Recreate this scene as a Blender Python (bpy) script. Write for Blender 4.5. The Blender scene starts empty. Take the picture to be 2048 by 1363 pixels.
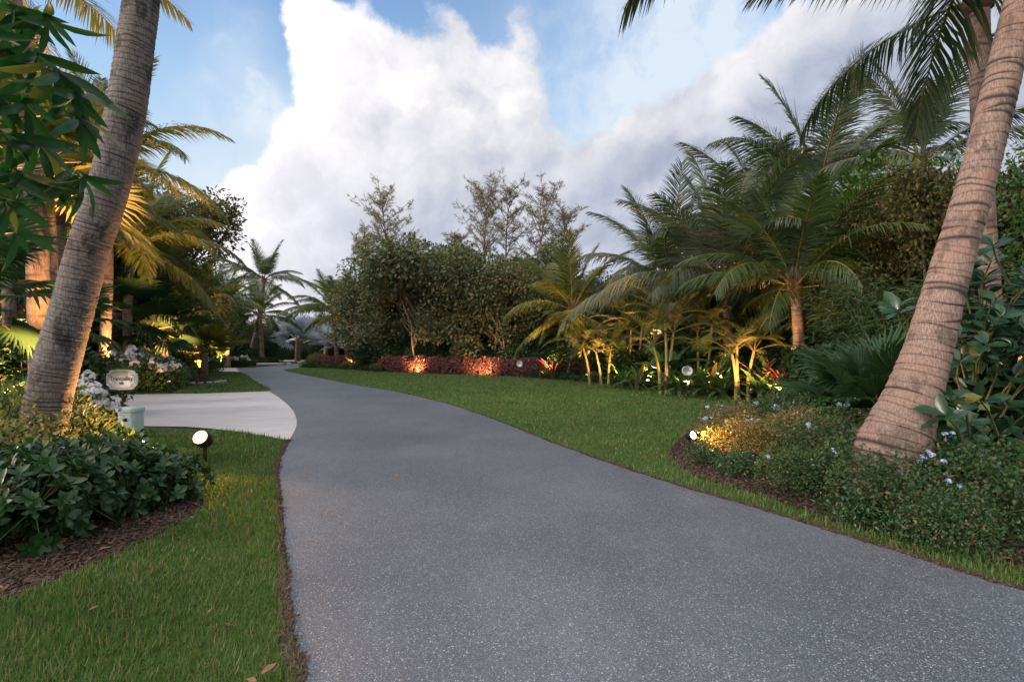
import bpy, math, random
import numpy as np
from mathutils import Vector, Matrix
from mathutils.geometry import tessellate_polygon

R = math.radians
sc = bpy.context.scene
COL = sc.collection
rng = np.random.default_rng(7)
random.seed(7)

# ------------------------------------------------------------------ camera
F, EYE, HY, CX = 1024.0, 1.5, 690.0, 1024.0
cam = bpy.data.cameras.new('camera')
cam.sensor_width = 36.0
cam.lens = 18.0
cam.shift_y = 8.5 / 2048
cam.clip_start = 0.05
cam.clip_end = 2000
camo = bpy.data.objects.new('camera', cam)
camo.location = (0, 0, EYE)
camo.rotation_euler = (R(90), 0, 0)
COL.objects.link(camo)
sc.camera = camo

def G(px, py):
    d = EYE * F / (py - HY)
    return ((px - CX) / F * d, d)

def P(px, py, d):
    return ((px - CX) / F * d, d, EYE + (HY - py) / F * d)

# ------------------------------------------------------------------ render / exposure
sc.render.engine = 'CYCLES'
sc.view_settings.view_transform = 'Standard'
sc.view_settings.look = 'None'
sc.view_settings.gamma = 1.0
sc.view_settings.exposure = 0.34
sc.view_settings.use_curve_mapping = False
sc.cycles.use_denoising = True
sc.cycles.max_bounces = 6
sc.cycles.diffuse_bounces = 3
sc.cycles.glossy_bounces = 2
sc.cycles.transmission_bounces = 4
sc.cycles.sample_clamp_indirect = 4.0
sc.cycles.caustics_reflective = False
sc.cycles.caustics_refractive = False

# ------------------------------------------------------------------ node helpers
class NT:
    def __init__(s, tree):
        s.t = tree
    def n(s, typ, **kw):
        nd = s.t.nodes.new(typ)
        for k, v in kw.items():
            if k[0] == 'i' and k[1:].isdigit():
                sock = nd.inputs[int(k[1:])]
                if isinstance(v, bpy.types.NodeSocket):
                    s.t.links.new(v, sock)
                else:
                    sock.default_value = v
            else:
                setattr(nd, k, v)
        return nd
    def l(s, a, b):
        s.t.links.new(a, b)
    def math(s, op, a, b=0.0, c=0.0, clamp=False):
        nd = s.t.nodes.new('ShaderNodeMath')
        nd.operation = op
        nd.use_clamp = clamp
        for i, v in enumerate((a, b, c)):
            if isinstance(v, bpy.types.NodeSocket):
                s.t.links.new(v, nd.inputs[i])
            else:
                nd.inputs[i].default_value = v
        return nd.outputs[0]
    def mix(s, fac, a, b, blend='MIX'):
        nd = s.t.nodes.new('ShaderNodeMix')
        nd.data_type = 'RGBA'
        nd.blend_type = blend
        for i, v in ((0, fac), (6, a), (7, b)):
            if isinstance(v, bpy.types.NodeSocket):
                s.t.links.new(v, nd.inputs[i])
            else:
                nd.inputs[i].default_value = (*v, 1) if isinstance(v, tuple) and len(v) == 3 else v
        return nd.outputs[2]
    def ramp(s, fac, lo, hi, smooth=True):
        nd = s.t.nodes.new('ShaderNodeMapRange')
        nd.interpolation_type = 'SMOOTHSTEP' if smooth else 'LINEAR'
        s.t.links.new(fac, nd.inputs[0])
        nd.inputs[1].default_value = lo
        nd.inputs[2].default_value = hi
        return nd.outputs[0]
    def noise(s, vec, scale, detail=3, rough=0.55, col=False, dist=0.0):
        nd = s.t.nodes.new('ShaderNodeTexNoise')
        if vec is not None:
            s.t.links.new(vec, nd.inputs['Vector'])
        nd.inputs['Scale'].default_value = scale
        nd.inputs['Detail'].default_value = detail
        nd.inputs['Roughness'].default_value = rough
        nd.inputs['Distortion'].default_value = dist
        return nd.outputs[1 if col else 0]

# ------------------------------------------------------------------ world
SUN_EL, SUN_AZ = 15.0, -110.0        # azimuth from the view direction, towards camera left and behind
w = bpy.data.worlds.new('World')
sc.world = w
w.use_nodes = True
w.node_tree.nodes.clear()
N = NT(w.node_tree)
tc = N.n('ShaderNodeTexCoord').outputs['Generated']
vdir = N.n('ShaderNodeVectorMath', operation='NORMALIZE', i0=tc).outputs[0]
sky = N.n('ShaderNodeTexSky', sky_type='NISHITA', sun_disc=False, sun_elevation=R(SUN_EL),
          sun_rotation=R(SUN_AZ), altitude=0, air_density=1.0, dust_density=0.6, ozone_density=2.0)
# warped direction for the cloud shapes
wn = N.noise(vdir, 4.5, 7, 0.6, col=True)
wn = N.n('ShaderNodeVectorMath', operation='SUBTRACT', i0=wn, i1=(0.5, 0.5, 0.5)).outputs[0]
wn = N.n('ShaderNodeVectorMath', operation='SCALE', i0=wn)
wn.inputs['Scale'].default_value = 0.14
wd = N.n('ShaderNodeVectorMath', operation='ADD', i0=vdir, i1=wn.outputs[0]).outputs[0]
wd = N.n('ShaderNodeVectorMath', operation='NORMALIZE', i0=wd).outputs[0]

def blobs(lst):
    acc = None
    for px, py, r, wgt in lst:
        c = Vector(((px - CX) / F, 1.0, (HY - py) / F))
        ln = c.length
        c.normalize()
        sig = r / F / ln * 0.84
        dt = N.n('ShaderNodeVectorMath', operation='DOT_PRODUCT', i0=wd, i1=tuple(c)).outputs['Value']
        k = 1.0 / (sig * sig)
        e = N.math('MULTIPLY_ADD', dt, k, -k)
        e = N.math('EXPONENT', e)
        acc = N.math('MULTIPLY', e, wgt) if acc is None else N.math('MULTIPLY_ADD', e, wgt, acc)
    return acc
main = [(642, 60, 42, 1.2), (690, 110, 55, 1), (760, 150, 60, 1), (690, 215, 80, 1), (840, 185, 70, 1), (930, 200, 75, 1),
        (1015, 165, 48, 1.2), (1010, 250, 75, 1), (640, 330, 62, 1), (730, 350, 100, 1), (870, 320, 100, 1), (990, 350, 90, .8),
        (620, 440, 80, .9), (760, 470, 110, 1), (900, 470, 110, 1), (1050, 460, 90, .8), (600, 560, 120, .8),
        (760, 600, 160, .8), (1000, 600, 160, .8), (1240, 560, 150, .8), (1130, 380, 60, .5)]
right = [(1650, 75, 42, 1), (1600, 110, 48, 1), (1540, 160, 55, 1), (1470, 205, 50, 1), (1400, 245, 50, 1), (1310, 300, 60, 1),
         (1220, 355, 65, 1), (1160, 430, 70, .9), (1700, 180, 100, 1), (1580, 260, 110, 1), (1440, 350, 120, 1),
         (1830, 130, 130, 1), (1950, 280, 180, 1), (1700, 400, 200, 1), (1300, 450, 110, .9), (2200, 100, 260, 1), (2300, 500, 400, 1)]
left = [ (500, 395, 42, .6), (450, 440, 50, .5), (590, 10, 30, .4),
        (880, 25, 30, .5), (915, 75, 24, .45), (1040, 25, 34, .5), (1060, 75, 22, .42), (740, 20, 16, .25),
        (-300, 300, 250, .7), (330, 600, 120, .5), (480, 520, 60, .4)]
dens = N.math('ADD', blobs(main), N.math('ADD', blobs(right), blobs(left)))
det = N.noise(vdir, 11.0, 10, 0.62, dist=.3)
vof = N.n('ShaderNodeVectorMath', operation='ADD', i0=vdir, i1=(-.020, .0, .028)).outputs[0]
relief = N.math('SUBTRACT', N.noise(wd, 5.0, 6, 0.5), N.noise(N.n('ShaderNodeVectorMath', operation='ADD', i0=wd, i1=(-.020, .0, .028)).outputs[0], 5.0, 6, 0.5))
det = N.math('MULTIPLY', N.math('SUBTRACT', det, 0.5), 1.25)
# broken cloud over the unseen sky behind, beside and overhead, widened to light the ground
sepd = N.n('ShaderNodeSeparateXYZ', i0=vdir)
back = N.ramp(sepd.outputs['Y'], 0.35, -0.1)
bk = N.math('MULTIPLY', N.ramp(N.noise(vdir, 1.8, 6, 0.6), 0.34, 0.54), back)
overhead = N.math('MULTIPLY', N.ramp(sepd.outputs['Z'], 0.58, 0.8), N.ramp(N.noise(vdir, 2.1, 5, 0.6), 0.36, 0.56))
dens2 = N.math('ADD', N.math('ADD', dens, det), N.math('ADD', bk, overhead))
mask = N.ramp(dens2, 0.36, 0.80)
# greyer, lilac inside; white sunlit rims
body = N.noise(wd, 4.5, 5, 0.55)
grey_r = N.math('ADD', blobs([(1700, 230, 130, .9), (1560, 290, 90, .6), (1420, 370, 120, .9), (1850, 150, 120, .9), (1240, 430, 90, .7),
                              (560, 400, 90, .7), (620, 520, 150, .8), (900, 560, 180, .7), (1150, 560, 150, .7), (950, 300, 45, .30), (820, 280, 60, .28), (500, 400, 60, .9), (2000, 300, 250, 1)]),
                N.math('MULTIPLY', N.math('SUBTRACT', body, 0.5), 1.6))
grey = N.ramp(grey_r, 0.05, 1.0)
grey = N.math('MULTIPLY', grey, N.ramp(dens2, 0.55, 1.15))
CW, CG = (6.8, 6.75, 7.0), (4.3, 4.6, 5.5)
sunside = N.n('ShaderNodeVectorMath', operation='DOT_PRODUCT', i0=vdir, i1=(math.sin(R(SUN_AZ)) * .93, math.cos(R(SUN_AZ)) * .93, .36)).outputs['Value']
ccol = N.mix(grey, CW, CG)
warm = N.ramp(sepd.outputs['Z'], 0.22, 0.0)
ccol = N.mix(N.math('MULTIPLY', warm, 0.35), ccol, (7.6, 6.9, 7.0))
tex = N.noise(wd, 9.0, 8, 0.6)
ccol = N.mix(1.0, ccol, N.mix(N.ramp(tex, .3, .7), (.80, .82, .87), (1.13, 1.12, 1.11)), 'MULTIPLY')
ccol = N.mix(N.math('MULTIPLY_ADD', relief, 4.0, .5, clamp=True), N.mix(1.0, ccol, (.80, .82, .87), 'MULTIPLY'), N.mix(1.0, ccol, (1.20, 1.18, 1.13), 'MULTIPLY'))
ccol = N.mix(N.ramp(sunside, -0.1, 0.9), ccol, (22.0, 20.0, 18.5))  # cloud towards the sun, mostly out of view, brightened to light the ground
skyc = N.mix(1.0, sky.outputs[0], (1.5, 2.0, 2.4), 'MULTIPLY')
hz = N.ramp(sepd.outputs['Z'], 0.60, 0.22)
skyc = N.mix(N.math('MULTIPLY_ADD', hz, 0.70, 0.16), skyc, (4.6, 6.0, 7.2))
veil = blobs([(465, 110, 60, .75), (525, 210, 60, .8), (420, 200, 60, .4), (600, 320, 70, .4), (1280, 190, 200, .8), (1420, 70, 130, .6), (400, 400, 110, .5), (470, 480, 110, .5)])
veil = N.math('MULTIPLY', veil, N.math('MULTIPLY_ADD', N.ramp(N.noise(wd, 8.0, 8, .6), .35, .65), .75, .4))
skyc = N.mix(N.math('MINIMUM', veil, .9), skyc, (6.2, 6.9, 7.7))
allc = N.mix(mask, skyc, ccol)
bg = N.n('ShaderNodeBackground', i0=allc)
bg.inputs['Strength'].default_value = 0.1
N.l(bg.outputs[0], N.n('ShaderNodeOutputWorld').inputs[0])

sun = bpy.data.lights.new('sun', 'SUN')
sun.energy = 1.8
sun.angle = R(12)
sun.color = (1.0, 0.80, 0.66)
suno = bpy.data.objects.new('sun', sun)
sd = Vector((math.sin(R(SUN_AZ)) * math.cos(R(SUN_EL)), math.cos(R(SUN_AZ)) * math.cos(R(SUN_EL)), math.sin(R(SUN_EL))))
suno.rotation_euler = sd.to_track_quat('Z', 'Y').to_euler()
suno.location = sd * 50
COL.objects.link(suno)

# ------------------------------------------------------------------ object helpers
def tag(o, label=None, cat=None, group=None, kind=None):
    if label: o['label'] = label
    if cat: o['category'] = cat
    if group: o['group'] = group
    if kind: o['kind'] = kind
    return o

def thing(name, label, cat, loc=(0, 0, 0), rotz=0.0, group=None, scale=1.0):
    o = bpy.data.objects.new(name, None)
    o.empty_display_size = 0.2
    o.location = loc
    o.rotation_euler = (0, 0, rotz)
    o.scale = (scale,) * 3
    COL.objects.link(o)
    return tag(o, label, cat, group)

def part(name, me, parent, loc=(0, 0, 0), rot=(0, 0, 0), scale=1.0, kind=None, label=None):
    o = bpy.data.objects.new(name, me)
    o.location = loc
    o.rotation_euler = rot
    o.scale = (scale,) * 3 if not isinstance(scale, (tuple, list)) else scale
    COL.objects.link(o)
    if parent: o.parent = parent
    return tag(o, label, kind=kind)

class MB:
    def __init__(s):
        s.v, s.f, s.n, s.a = [], [], 0, []
    def add(s, V, Fc, a=None):
        V = np.asarray(V, float).reshape(-1, 3)
        Fc = np.asarray(Fc, int)
        s.v.append(V)
        s.f.append(Fc + s.n)
        s.a.append(np.zeros(len(V)) if a is None else np.asarray(a, float))
        s.n += len(V)
        return s
    def mesh(s, name, mat, smooth=False, attr=None):
        V = np.concatenate(s.v)
        loops = np.concatenate([f.reshape(-1) for f in s.f]).astype(np.int32)
        tot = np.concatenate([np.full(len(f), f.shape[1]) for f in s.f]).astype(np.int32)
        me = bpy.data.meshes.new(name)
        me.vertices.add(len(V))
        me.vertices.foreach_set('co', V.astype(np.float32).reshape(-1))
        me.loops.add(len(loops))
        me.loops.foreach_set('vertex_index', loops)
        me.polygons.add(len(tot))
        start = np.zeros(len(tot), np.int32)
        start[1:] = np.cumsum(tot)[:-1]
        me.polygons.foreach_set('loop_start', start)
        if smooth:
            me.polygons.foreach_set('use_smooth', np.ones(len(tot), bool))
        if attr:
            at = me.attributes.new(attr, 'FLOAT', 'POINT')
            at.data.foreach_set('value', np.concatenate(s.a).astype(np.float32))
        me.update(calc_edges=True)
        for m in (mat if isinstance(mat, (list, tuple)) else [mat]):
            me.materials.append(m)
        return me
    def tube(s, pts, rad, n=8, cap=True):
        pts = np.asarray(pts, float)
        rad = np.broadcast_to(np.asarray(rad, float), (len(pts),))
        T = np.gradient(pts, axis=0)
        T /= np.linalg.norm(T, axis=1, keepdims=True) + 1e-9
        ref = np.array([0, 0, 1.0]) if abs(T[:, 2]).mean() < 0.8 else np.array([1.0, 0, 0])
        A = np.cross(T, ref); A /= np.linalg.norm(A, axis=1, keepdims=True) + 1e-9
        B = np.cross(T, A)
        th = np.arange(n) * 2 * math.pi / n
        V = pts[:, None] + rad[:, None, None] * (A[:, None] * np.cos(th)[None, :, None] + B[:, None] * np.sin(th)[None, :, None])
        k = len(pts)
        i = np.arange(k - 1)[:, None] * n
        j = np.arange(n)[None]
        Fc = np.stack([i + j, i + (j + 1) % n, i + n + (j + 1) % n, i + n + j], -1).reshape(-1, 4)
        s.add(V.reshape(-1, 3), Fc)
        if cap and n <= 12:
            off = s.n - k * n
            s.f.append((np.arange(n)[None] + off + (k - 1) * n))
            s.f.append((np.arange(n)[None, ::-1] + off))
        return s
    def box(s, c, d, rz=0.0):
        c = np.asarray(c, float); d = np.asarray(d, float) / 2
        V = np.array([[x, y, z] for z in (-1, 1) for y in (-1, 1) for x in (-1, 1)], float) * d
        cr, sr = math.cos(rz), math.sin(rz)
        V = V @ np.array([[cr, sr, 0], [-sr, cr, 0], [0, 0, 1]]) + c
        return s.add(V, [[0, 2, 3, 1], [4, 5, 7, 6], [0, 1, 5, 4], [2, 6, 7, 3], [0, 4, 6, 2], [1, 3, 7, 5]])
    def scatter(s, LV, LFs, T, X, Z, size, wid=1.0):
        """copies of a leaf template at T, axis X, normal Z"""
        X = X / (np.linalg.norm(X, axis=1, keepdims=True) + 1e-9)
        Y = np.cross(Z, X); Y /= np.linalg.norm(Y, axis=1, keepdims=True) + 1e-9
        Z = np.cross(X, Y)
        size = np.broadcast_to(np.asarray(size, float), (len(T),))[:, None, None]
        wid = np.broadcast_to(np.asarray(wid, float), (len(T),))[:, None, None]
        V = T[:, None] + size * (LV[None, :, 0:1] * X[:, None] + wid * LV[None, :, 1:2] * Y[:, None] + LV[None, :, 2:3] * Z[:, None])
        k = len(LV)
        off = s.n
        s.v.append(V.reshape(-1, 3)); s.a.append(np.zeros(len(T) * k)); s.n += len(T) * k
        for LF in LFs:
            Fc = (LF[None] + (np.arange(len(T)) * k)[:, None, None]).reshape(-1, LF.shape[1])
            s.f.append(Fc + off)
        return s

def randdir(n, up=0.0):
    v = rng.normal(size=(n, 3))
    v /= np.linalg.norm(v, axis=1, keepdims=True)
    v[:, 2] += up
    return v / np.linalg.norm(v, axis=1, keepdims=True)

# leaf templates
RH_V = np.array([[0, 0, 0], [.42, .3, .07], [1, 0, -.12], [.42, -.3, .07]])
RH_F = [np.array([[0, 2, 1], [0, 3, 2]])]
def leaf_tpl(widths, droop=0.25, fold=0.35, petiole=0.08):
    """midrib plus two edges: sections along x"""
    k = len(widths)
    V, Fq = [], []
    xs = np.linspace(petiole, 1, k)
    V.append((0, 0, 0))
    for i, (x, wd_) in enumerate(zip(xs, widths)):
        z = -droop * x * x
        V += [(x, wd_, z + fold * wd_), (x, 0, z), (x, -wd_, z + fold * wd_)]
    for i in range(k - 1):
        a = 1 + 3 * i
        Fq += [[a, a + 1, a + 4, a + 3], [a + 1, a + 2, a + 5, a + 4]]
    return np.array(V, float), [np.array(Fq), np.array([[0, 2, 1], [0, 3, 2]])]
OVAL = leaf_tpl([.05, .17, .25, .2, .0], .12, .3)          # obovate shrub leaf
OVAL_S = leaf_tpl([.10, .22, .0], .1, .3)
LANCE = leaf_tpl([.02, .07, .095, .09, .06, .0], .35, .35)  # long mango leaf
STRAP = leaf_tpl([.03, .07, .08, .05, .0], .45, .3)
PADDLE = leaf_tpl([.02, .14, .19, .19, .15, .08, .0], .35, .4, .02)

# ------------------------------------------------------------------ materials
def newmat(name):
    m = bpy.data.materials.new(name)
    m.use_nodes = True
    m.node_tree.nodes.clear()
    return m, NT(m.node_tree)

def finish(m, n, shader):
    n.l(shader, n.n('ShaderNodeOutputMaterial').inputs[0])
    return m

def leafmat(name, c1, c2, rough=0.5, trans=0.25, c3=None, f3=0.12, spec=0.35, tcol=None, amp=1.0):
    m, n = newmat(name)
    ri = n.n('ShaderNodeNewGeometry').outputs['Random Per Island']
    oi = n.n('ShaderNodeObjectInfo').outputs['Random']
    r = n.math('FRACT', n.math('ADD', ri, oi))
    pos = n.n('ShaderNodeTexCoord').outputs['Object']
    big = n.noise(pos, 1.1, 2)
    f = n.math('ADD', n.math('MULTIPLY', r, 0.65), n.math('MULTIPLY', n.math('SUBTRACT', big, 0.5), amp), clamp=True)
    col = n.mix(f, c1, c2)
    if c3:
        r2 = n.math('FRACT', n.math('MULTIPLY', r, 7.31))
        col = n.mix(n.math('LESS_THAN', r2, f3), col, c3)
    p = n.n('ShaderNodeBsdfPrincipled')
    n.l(col, p.inputs['Base Color'])
    p.inputs['Roughness'].default_value = rough
    p.inputs['Specular IOR Level'].default_value = spec
    out = p.outputs[0]
    if trans > 0:
        t = n.n('ShaderNodeBsdfTranslucent')
        n.l(n.mix(1.0, col, tcol or (1.5, 1.7, 0.8), 'MULTIPLY'), t.inputs[0])
        mx = n.n('ShaderNodeMixShader', i0=trans)
        n.l(out, mx.inputs[1]); n.l(t.outputs[0], mx.inputs[2])
        out = mx.outputs[0]
    return finish(m, n, out)

def plain(name, col, rough=0.6, noise=0.25, scale=8.0, metal=0.0, bump=0.0):
    m, n = newmat(name)
    pos = n.n('ShaderNodeTexCoord').outputs['Object']
    nz = n.noise(pos, scale, 4)
    c = n.mix(nz, tuple(x * (1 - noise) for x in col), tuple(min(1, x * (1 + noise)) for x in col))
    p = n.n('ShaderNodeBsdfPrincipled')
    n.l(c, p.inputs['Base Color'])
    p.inputs['Roughness'].default_value = rough
    p.inputs['Metallic'].default_value = metal
    if bump:
        b = n.n('ShaderNodeBump'); b.inputs['Strength'].default_value = bump; b.inputs['Distance'].default_value = 0.01
        n.l(nz, b.inputs['Height']); n.l(b.outputs[0], p.inputs['Normal'])
    return finish(m, n, p.outputs[0])

def emat(name, col, s):
    m, n = newmat(name)
    e = n.n('ShaderNodeEmission'); e.inputs[0].default_value = (*col, 1); e.inputs[1].default_value = s
    return finish(m, n, e.outputs[0])

M = {}
M['coco'] = leafmat('coconut_leaf', (.045, .09, .028), (.11, .14, .045), .36, .28, (.16, .13, .05), .06)
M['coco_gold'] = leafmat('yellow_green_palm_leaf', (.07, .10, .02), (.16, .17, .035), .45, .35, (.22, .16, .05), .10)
M['coco_grey'] = leafmat('grey_green_palm_leaf', (.06, .09, .055), (.13, .155, .10), .33, .24, (.19, .15, .09), .09)
M['dry'] = leafmat('dry_frond', (.10, .06, .03), (.20, .12, .06), .7, .2)
M['areca'] = leafmat('cane_palm_leaf', (.085, .10, .025), (.16, .15, .04), .4, .3)
M['fan'] = leafmat('fan_palm_leaf', (.025, .065, .025), (.05, .10, .04), .4, .25)
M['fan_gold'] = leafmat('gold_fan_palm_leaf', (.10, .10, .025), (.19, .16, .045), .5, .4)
M['silver'] = leafmat('silver_palm_leaf', (.44, .48, .53), (.56, .60, .64), .5, .25, tcol=(1, 1, 1))
M['grape'] = leafmat('sea_grape_leaf', (.07, .095, .045), (.15, .165, .085), .5, .2, (.17, .11, .05), .10)
M['dark'] = leafmat('dark_tree_leaf', (.028, .05, .022), (.06, .08, .035), .5, .2, (.10, .07, .03), .06)
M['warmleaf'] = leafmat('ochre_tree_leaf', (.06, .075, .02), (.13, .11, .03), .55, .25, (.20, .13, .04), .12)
M['mango'] = leafmat('mango_leaf', (.015, .06, .022), (.035, .095, .03), .28, .3, (.12, .12, .03), .07, .5)
M['clusia'] = leafmat('thick_oval_leaf', (.018, .06, .028), (.035, .09, .04), .25, .12, (.14, .15, .04), .05, .5)
M['shrubby'] = leafmat('shrub_leaf', (.02, .065, .022), (.05, .11, .03), .3, .2, (.13, .13, .04), .06, .5)
M['brightgreen'] = leafmat('bright_green_leaf', (.045, .11, .025), (.10, .18, .045), .4, .25, (.25, .18, .06), .06)
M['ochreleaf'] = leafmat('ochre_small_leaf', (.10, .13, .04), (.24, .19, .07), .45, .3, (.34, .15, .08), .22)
M['plumb'] = leafmat('small_shrub_leaf', (.035, .085, .03), (.08, .14, .045), .45, .3, (.20, .14, .07), .08)
M['yellowleaf'] = leafmat('yellow_green_leaf', (.13, .15, .045), (.27, .22, .08), .45, .35)
M['red'] = leafmat('copper_red_leaf', (.17, .07, .07), (.38, .19, .175), .4, .25, (.06, .05, .03), .1, tcol=(1.6, .8, .7))
M['ti'] = leafmat('pink_red_strap_leaf', (.18, .02, .04), (.40, .12, .12), .35, .25, (.06, .02, .03), .3, tcol=(1.5, .8, .7))
M['under'] = leafmat('undergrowth_leaf', (.018, .05, .018), (.045, .09, .025), .5, .2)
M['cas'] = leafmat('casuarina_needle', (.20, .17, .12), (.32, .27, .20), .7, .35)
M['bamboo'] = leafmat('bamboo_leaf', (.04, .085, .03), (.09, .13, .045), .45, .3)
M['white_fl'] = leafmat('white_petal', (.70, .66, .66), (.85, .82, .80), .6, .2, tcol=(1, 1, 1))
M['blue_fl'] = leafmat('pale_blue_petal', (.46, .54, .82), (.60, .66, .90), .6, .2, tcol=(1, 1, 1))
M['mulchchip'] = leafmat('mulch_chip', (.05, .028, .02), (.15, .10, .075), .9, 0)
M['grass'] = leafmat('grass_blade', (.065, .13, .028), (.125, .205, .055), .5, .3, (.26, .21, .11), .13, amp=2.2)
M['rachis'] = plain('palm_rachis', (.20, .16, .05), .5, .3)
M['cane'] = plain('green_yellow_cane', (.30, .25, .09), .45, .3, 14)
M['fiber'] = plain('palm_leaf_base', (.14, .075, .05), .85, .6, 22, bump=.8)
M['twig'] = plain('grey_brown_bark', (.12, .095, .075), .85, .4, 10, bump=.5)
M['paletwig'] = plain('pale_bark', (.17, .14, .12), .85, .35, 9, bump=.5)
M['greentwig'] = plain('green_stem', (.09, .10, .04), .6, .3, 9)
M['wood'] = plain('weathered_timber', (.42, .35, .29), .8, .35, 16, bump=.4)
M['black'] = plain('dark_bronze_metal', (.03, .026, .022), .45, .2, metal=.6)
M['boxgreen'] = plain('pale_green_plastic', (.47, .58, .52), .42, .05, 3)
M['signface'] = plain('beige_sign_face', (.86, .77, .69), .5, .04)
M['signwhite'] = plain('white_sign_rim', (.72, .76, .80), .4, .04)
M['ink'] = plain('dark_sign_ink', (.05, .045, .05), .6, .1)
M['inkpurple'] = plain('faded_purple_sign_ink', (.22, .14, .17), .6, .1)
M['rock'] = plain('pale_rock', (.42, .42, .42), .8, .3, 12, bump=.6)
M['deadleaf'] = plain('dead_leaf', (.22, .12, .07), .8, .4, 20)
def lensmat(name, c0, s0, c1, s1, rad):
    m, n = newmat(name)
    pos = n.n('ShaderNodeTexCoord').outputs['Object']
    sp = n.n('ShaderNodeSeparateXYZ', i0=pos)
    rr = n.math('SQRT', n.math('ADD', n.math('MULTIPLY', sp.outputs[0], sp.outputs[0]), n.math('MULTIPLY', sp.outputs[1], sp.outputs[1])))
    f = n.ramp(rr, rad * .45, rad)
    e = n.n('ShaderNodeEmission')
    n.l(n.mix(f, c0, c1), e.inputs[0])
    n.l(n.math('MULTIPLY_ADD', f, s1 - s0, s0), e.inputs[1])
    return finish(m, n, e.outputs[0])
M['lens'] = lensmat('warm_lamp_lens', (1.0, .86, .6), 40, (1.0, .50, .14), 1.6, .088)
M['lens_small'] = emat('warm_lamp_lens_far', (1.0, .78, .5), 14)
M['lens_blue'] = plain('unlit_lamp_glass', (.08, .13, .22), .2, .1)
M['orangestake'] = plain('rusty_orange_stake', (.42, .14, .08), .6, .2)

def trunkmat(name, base, dark, pale, warm, bl=.6):
    m, n = newmat(name)
    pos = n.n('ShaderNodeTexCoord').outputs['Object']
    mp = n.n('ShaderNodeMapping', i0=pos); mp.inputs['Scale'].default_value = (1, 1, .14)
    fib = n.noise(mp.outputs[0], 90, 4, .65)
    mp2 = n.n('ShaderNodeMapping', i0=pos); mp2.inputs['Scale'].default_value = (1, 1, .5)
    blot = n.noise(mp2.outputs[0], 5.5, 6, .65)
    fine = n.noise(pos, 40, 5, .7)
    col = n.mix(n.ramp(fib, .38, .62), tuple(x * .62 for x in base), tuple(x * 1.2 for x in base))
    col = n.mix(n.math('MULTIPLY', n.ramp(n.noise(pos, 2.3, 3), .45, .65), .5), col, warm)
    col = n.mix(n.math('MULTIPLY', n.ramp(blot, .50, .60), bl), col, dark)
    col = n.mix(n.math('MULTIPLY', n.ramp(fine, .60, .72), .7), col, pale)
    sa = n.n('ShaderNodeAttribute', attribute_name='scar').outputs['Fac']
    col = n.mix(n.math('MULTIPLY', sa, .92), col, tuple(x * .45 for x in dark))
    p = n.n('ShaderNodeBsdfPrincipled')
    n.l(col, p.inputs['Base Color']); p.inputs['Roughness'].default_value = .85
    b = n.n('ShaderNodeBump'); b.inputs['Strength'].default_value = .8; b.inputs['Distance'].default_value = .006
    n.l(n.math('ADD', fib, fine), b.inputs['Height']); n.l(b.outputs[0], p.inputs['Normal'])
    return finish(m, n, p.outputs[0])
M['trunk_r'] = trunkmat('tan_ringed_palm_bark', (.30, .21, .17), (.075, .052, .044), (.42, .35, .31), (.34, .20, .14))
M['trunk_l'] = trunkmat('grey_ringed_palm_bark', (.17, .15, .14), (.035, .026, .022), (.42, .40, .38), (.19, .13, .10), .85)
M['trunk_s'] = trunkmat('brown_ringed_palm_bark', (.30, .22, .17), (.12, .085, .065), (.42, .36, .30), (.33, .20, .13))

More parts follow.
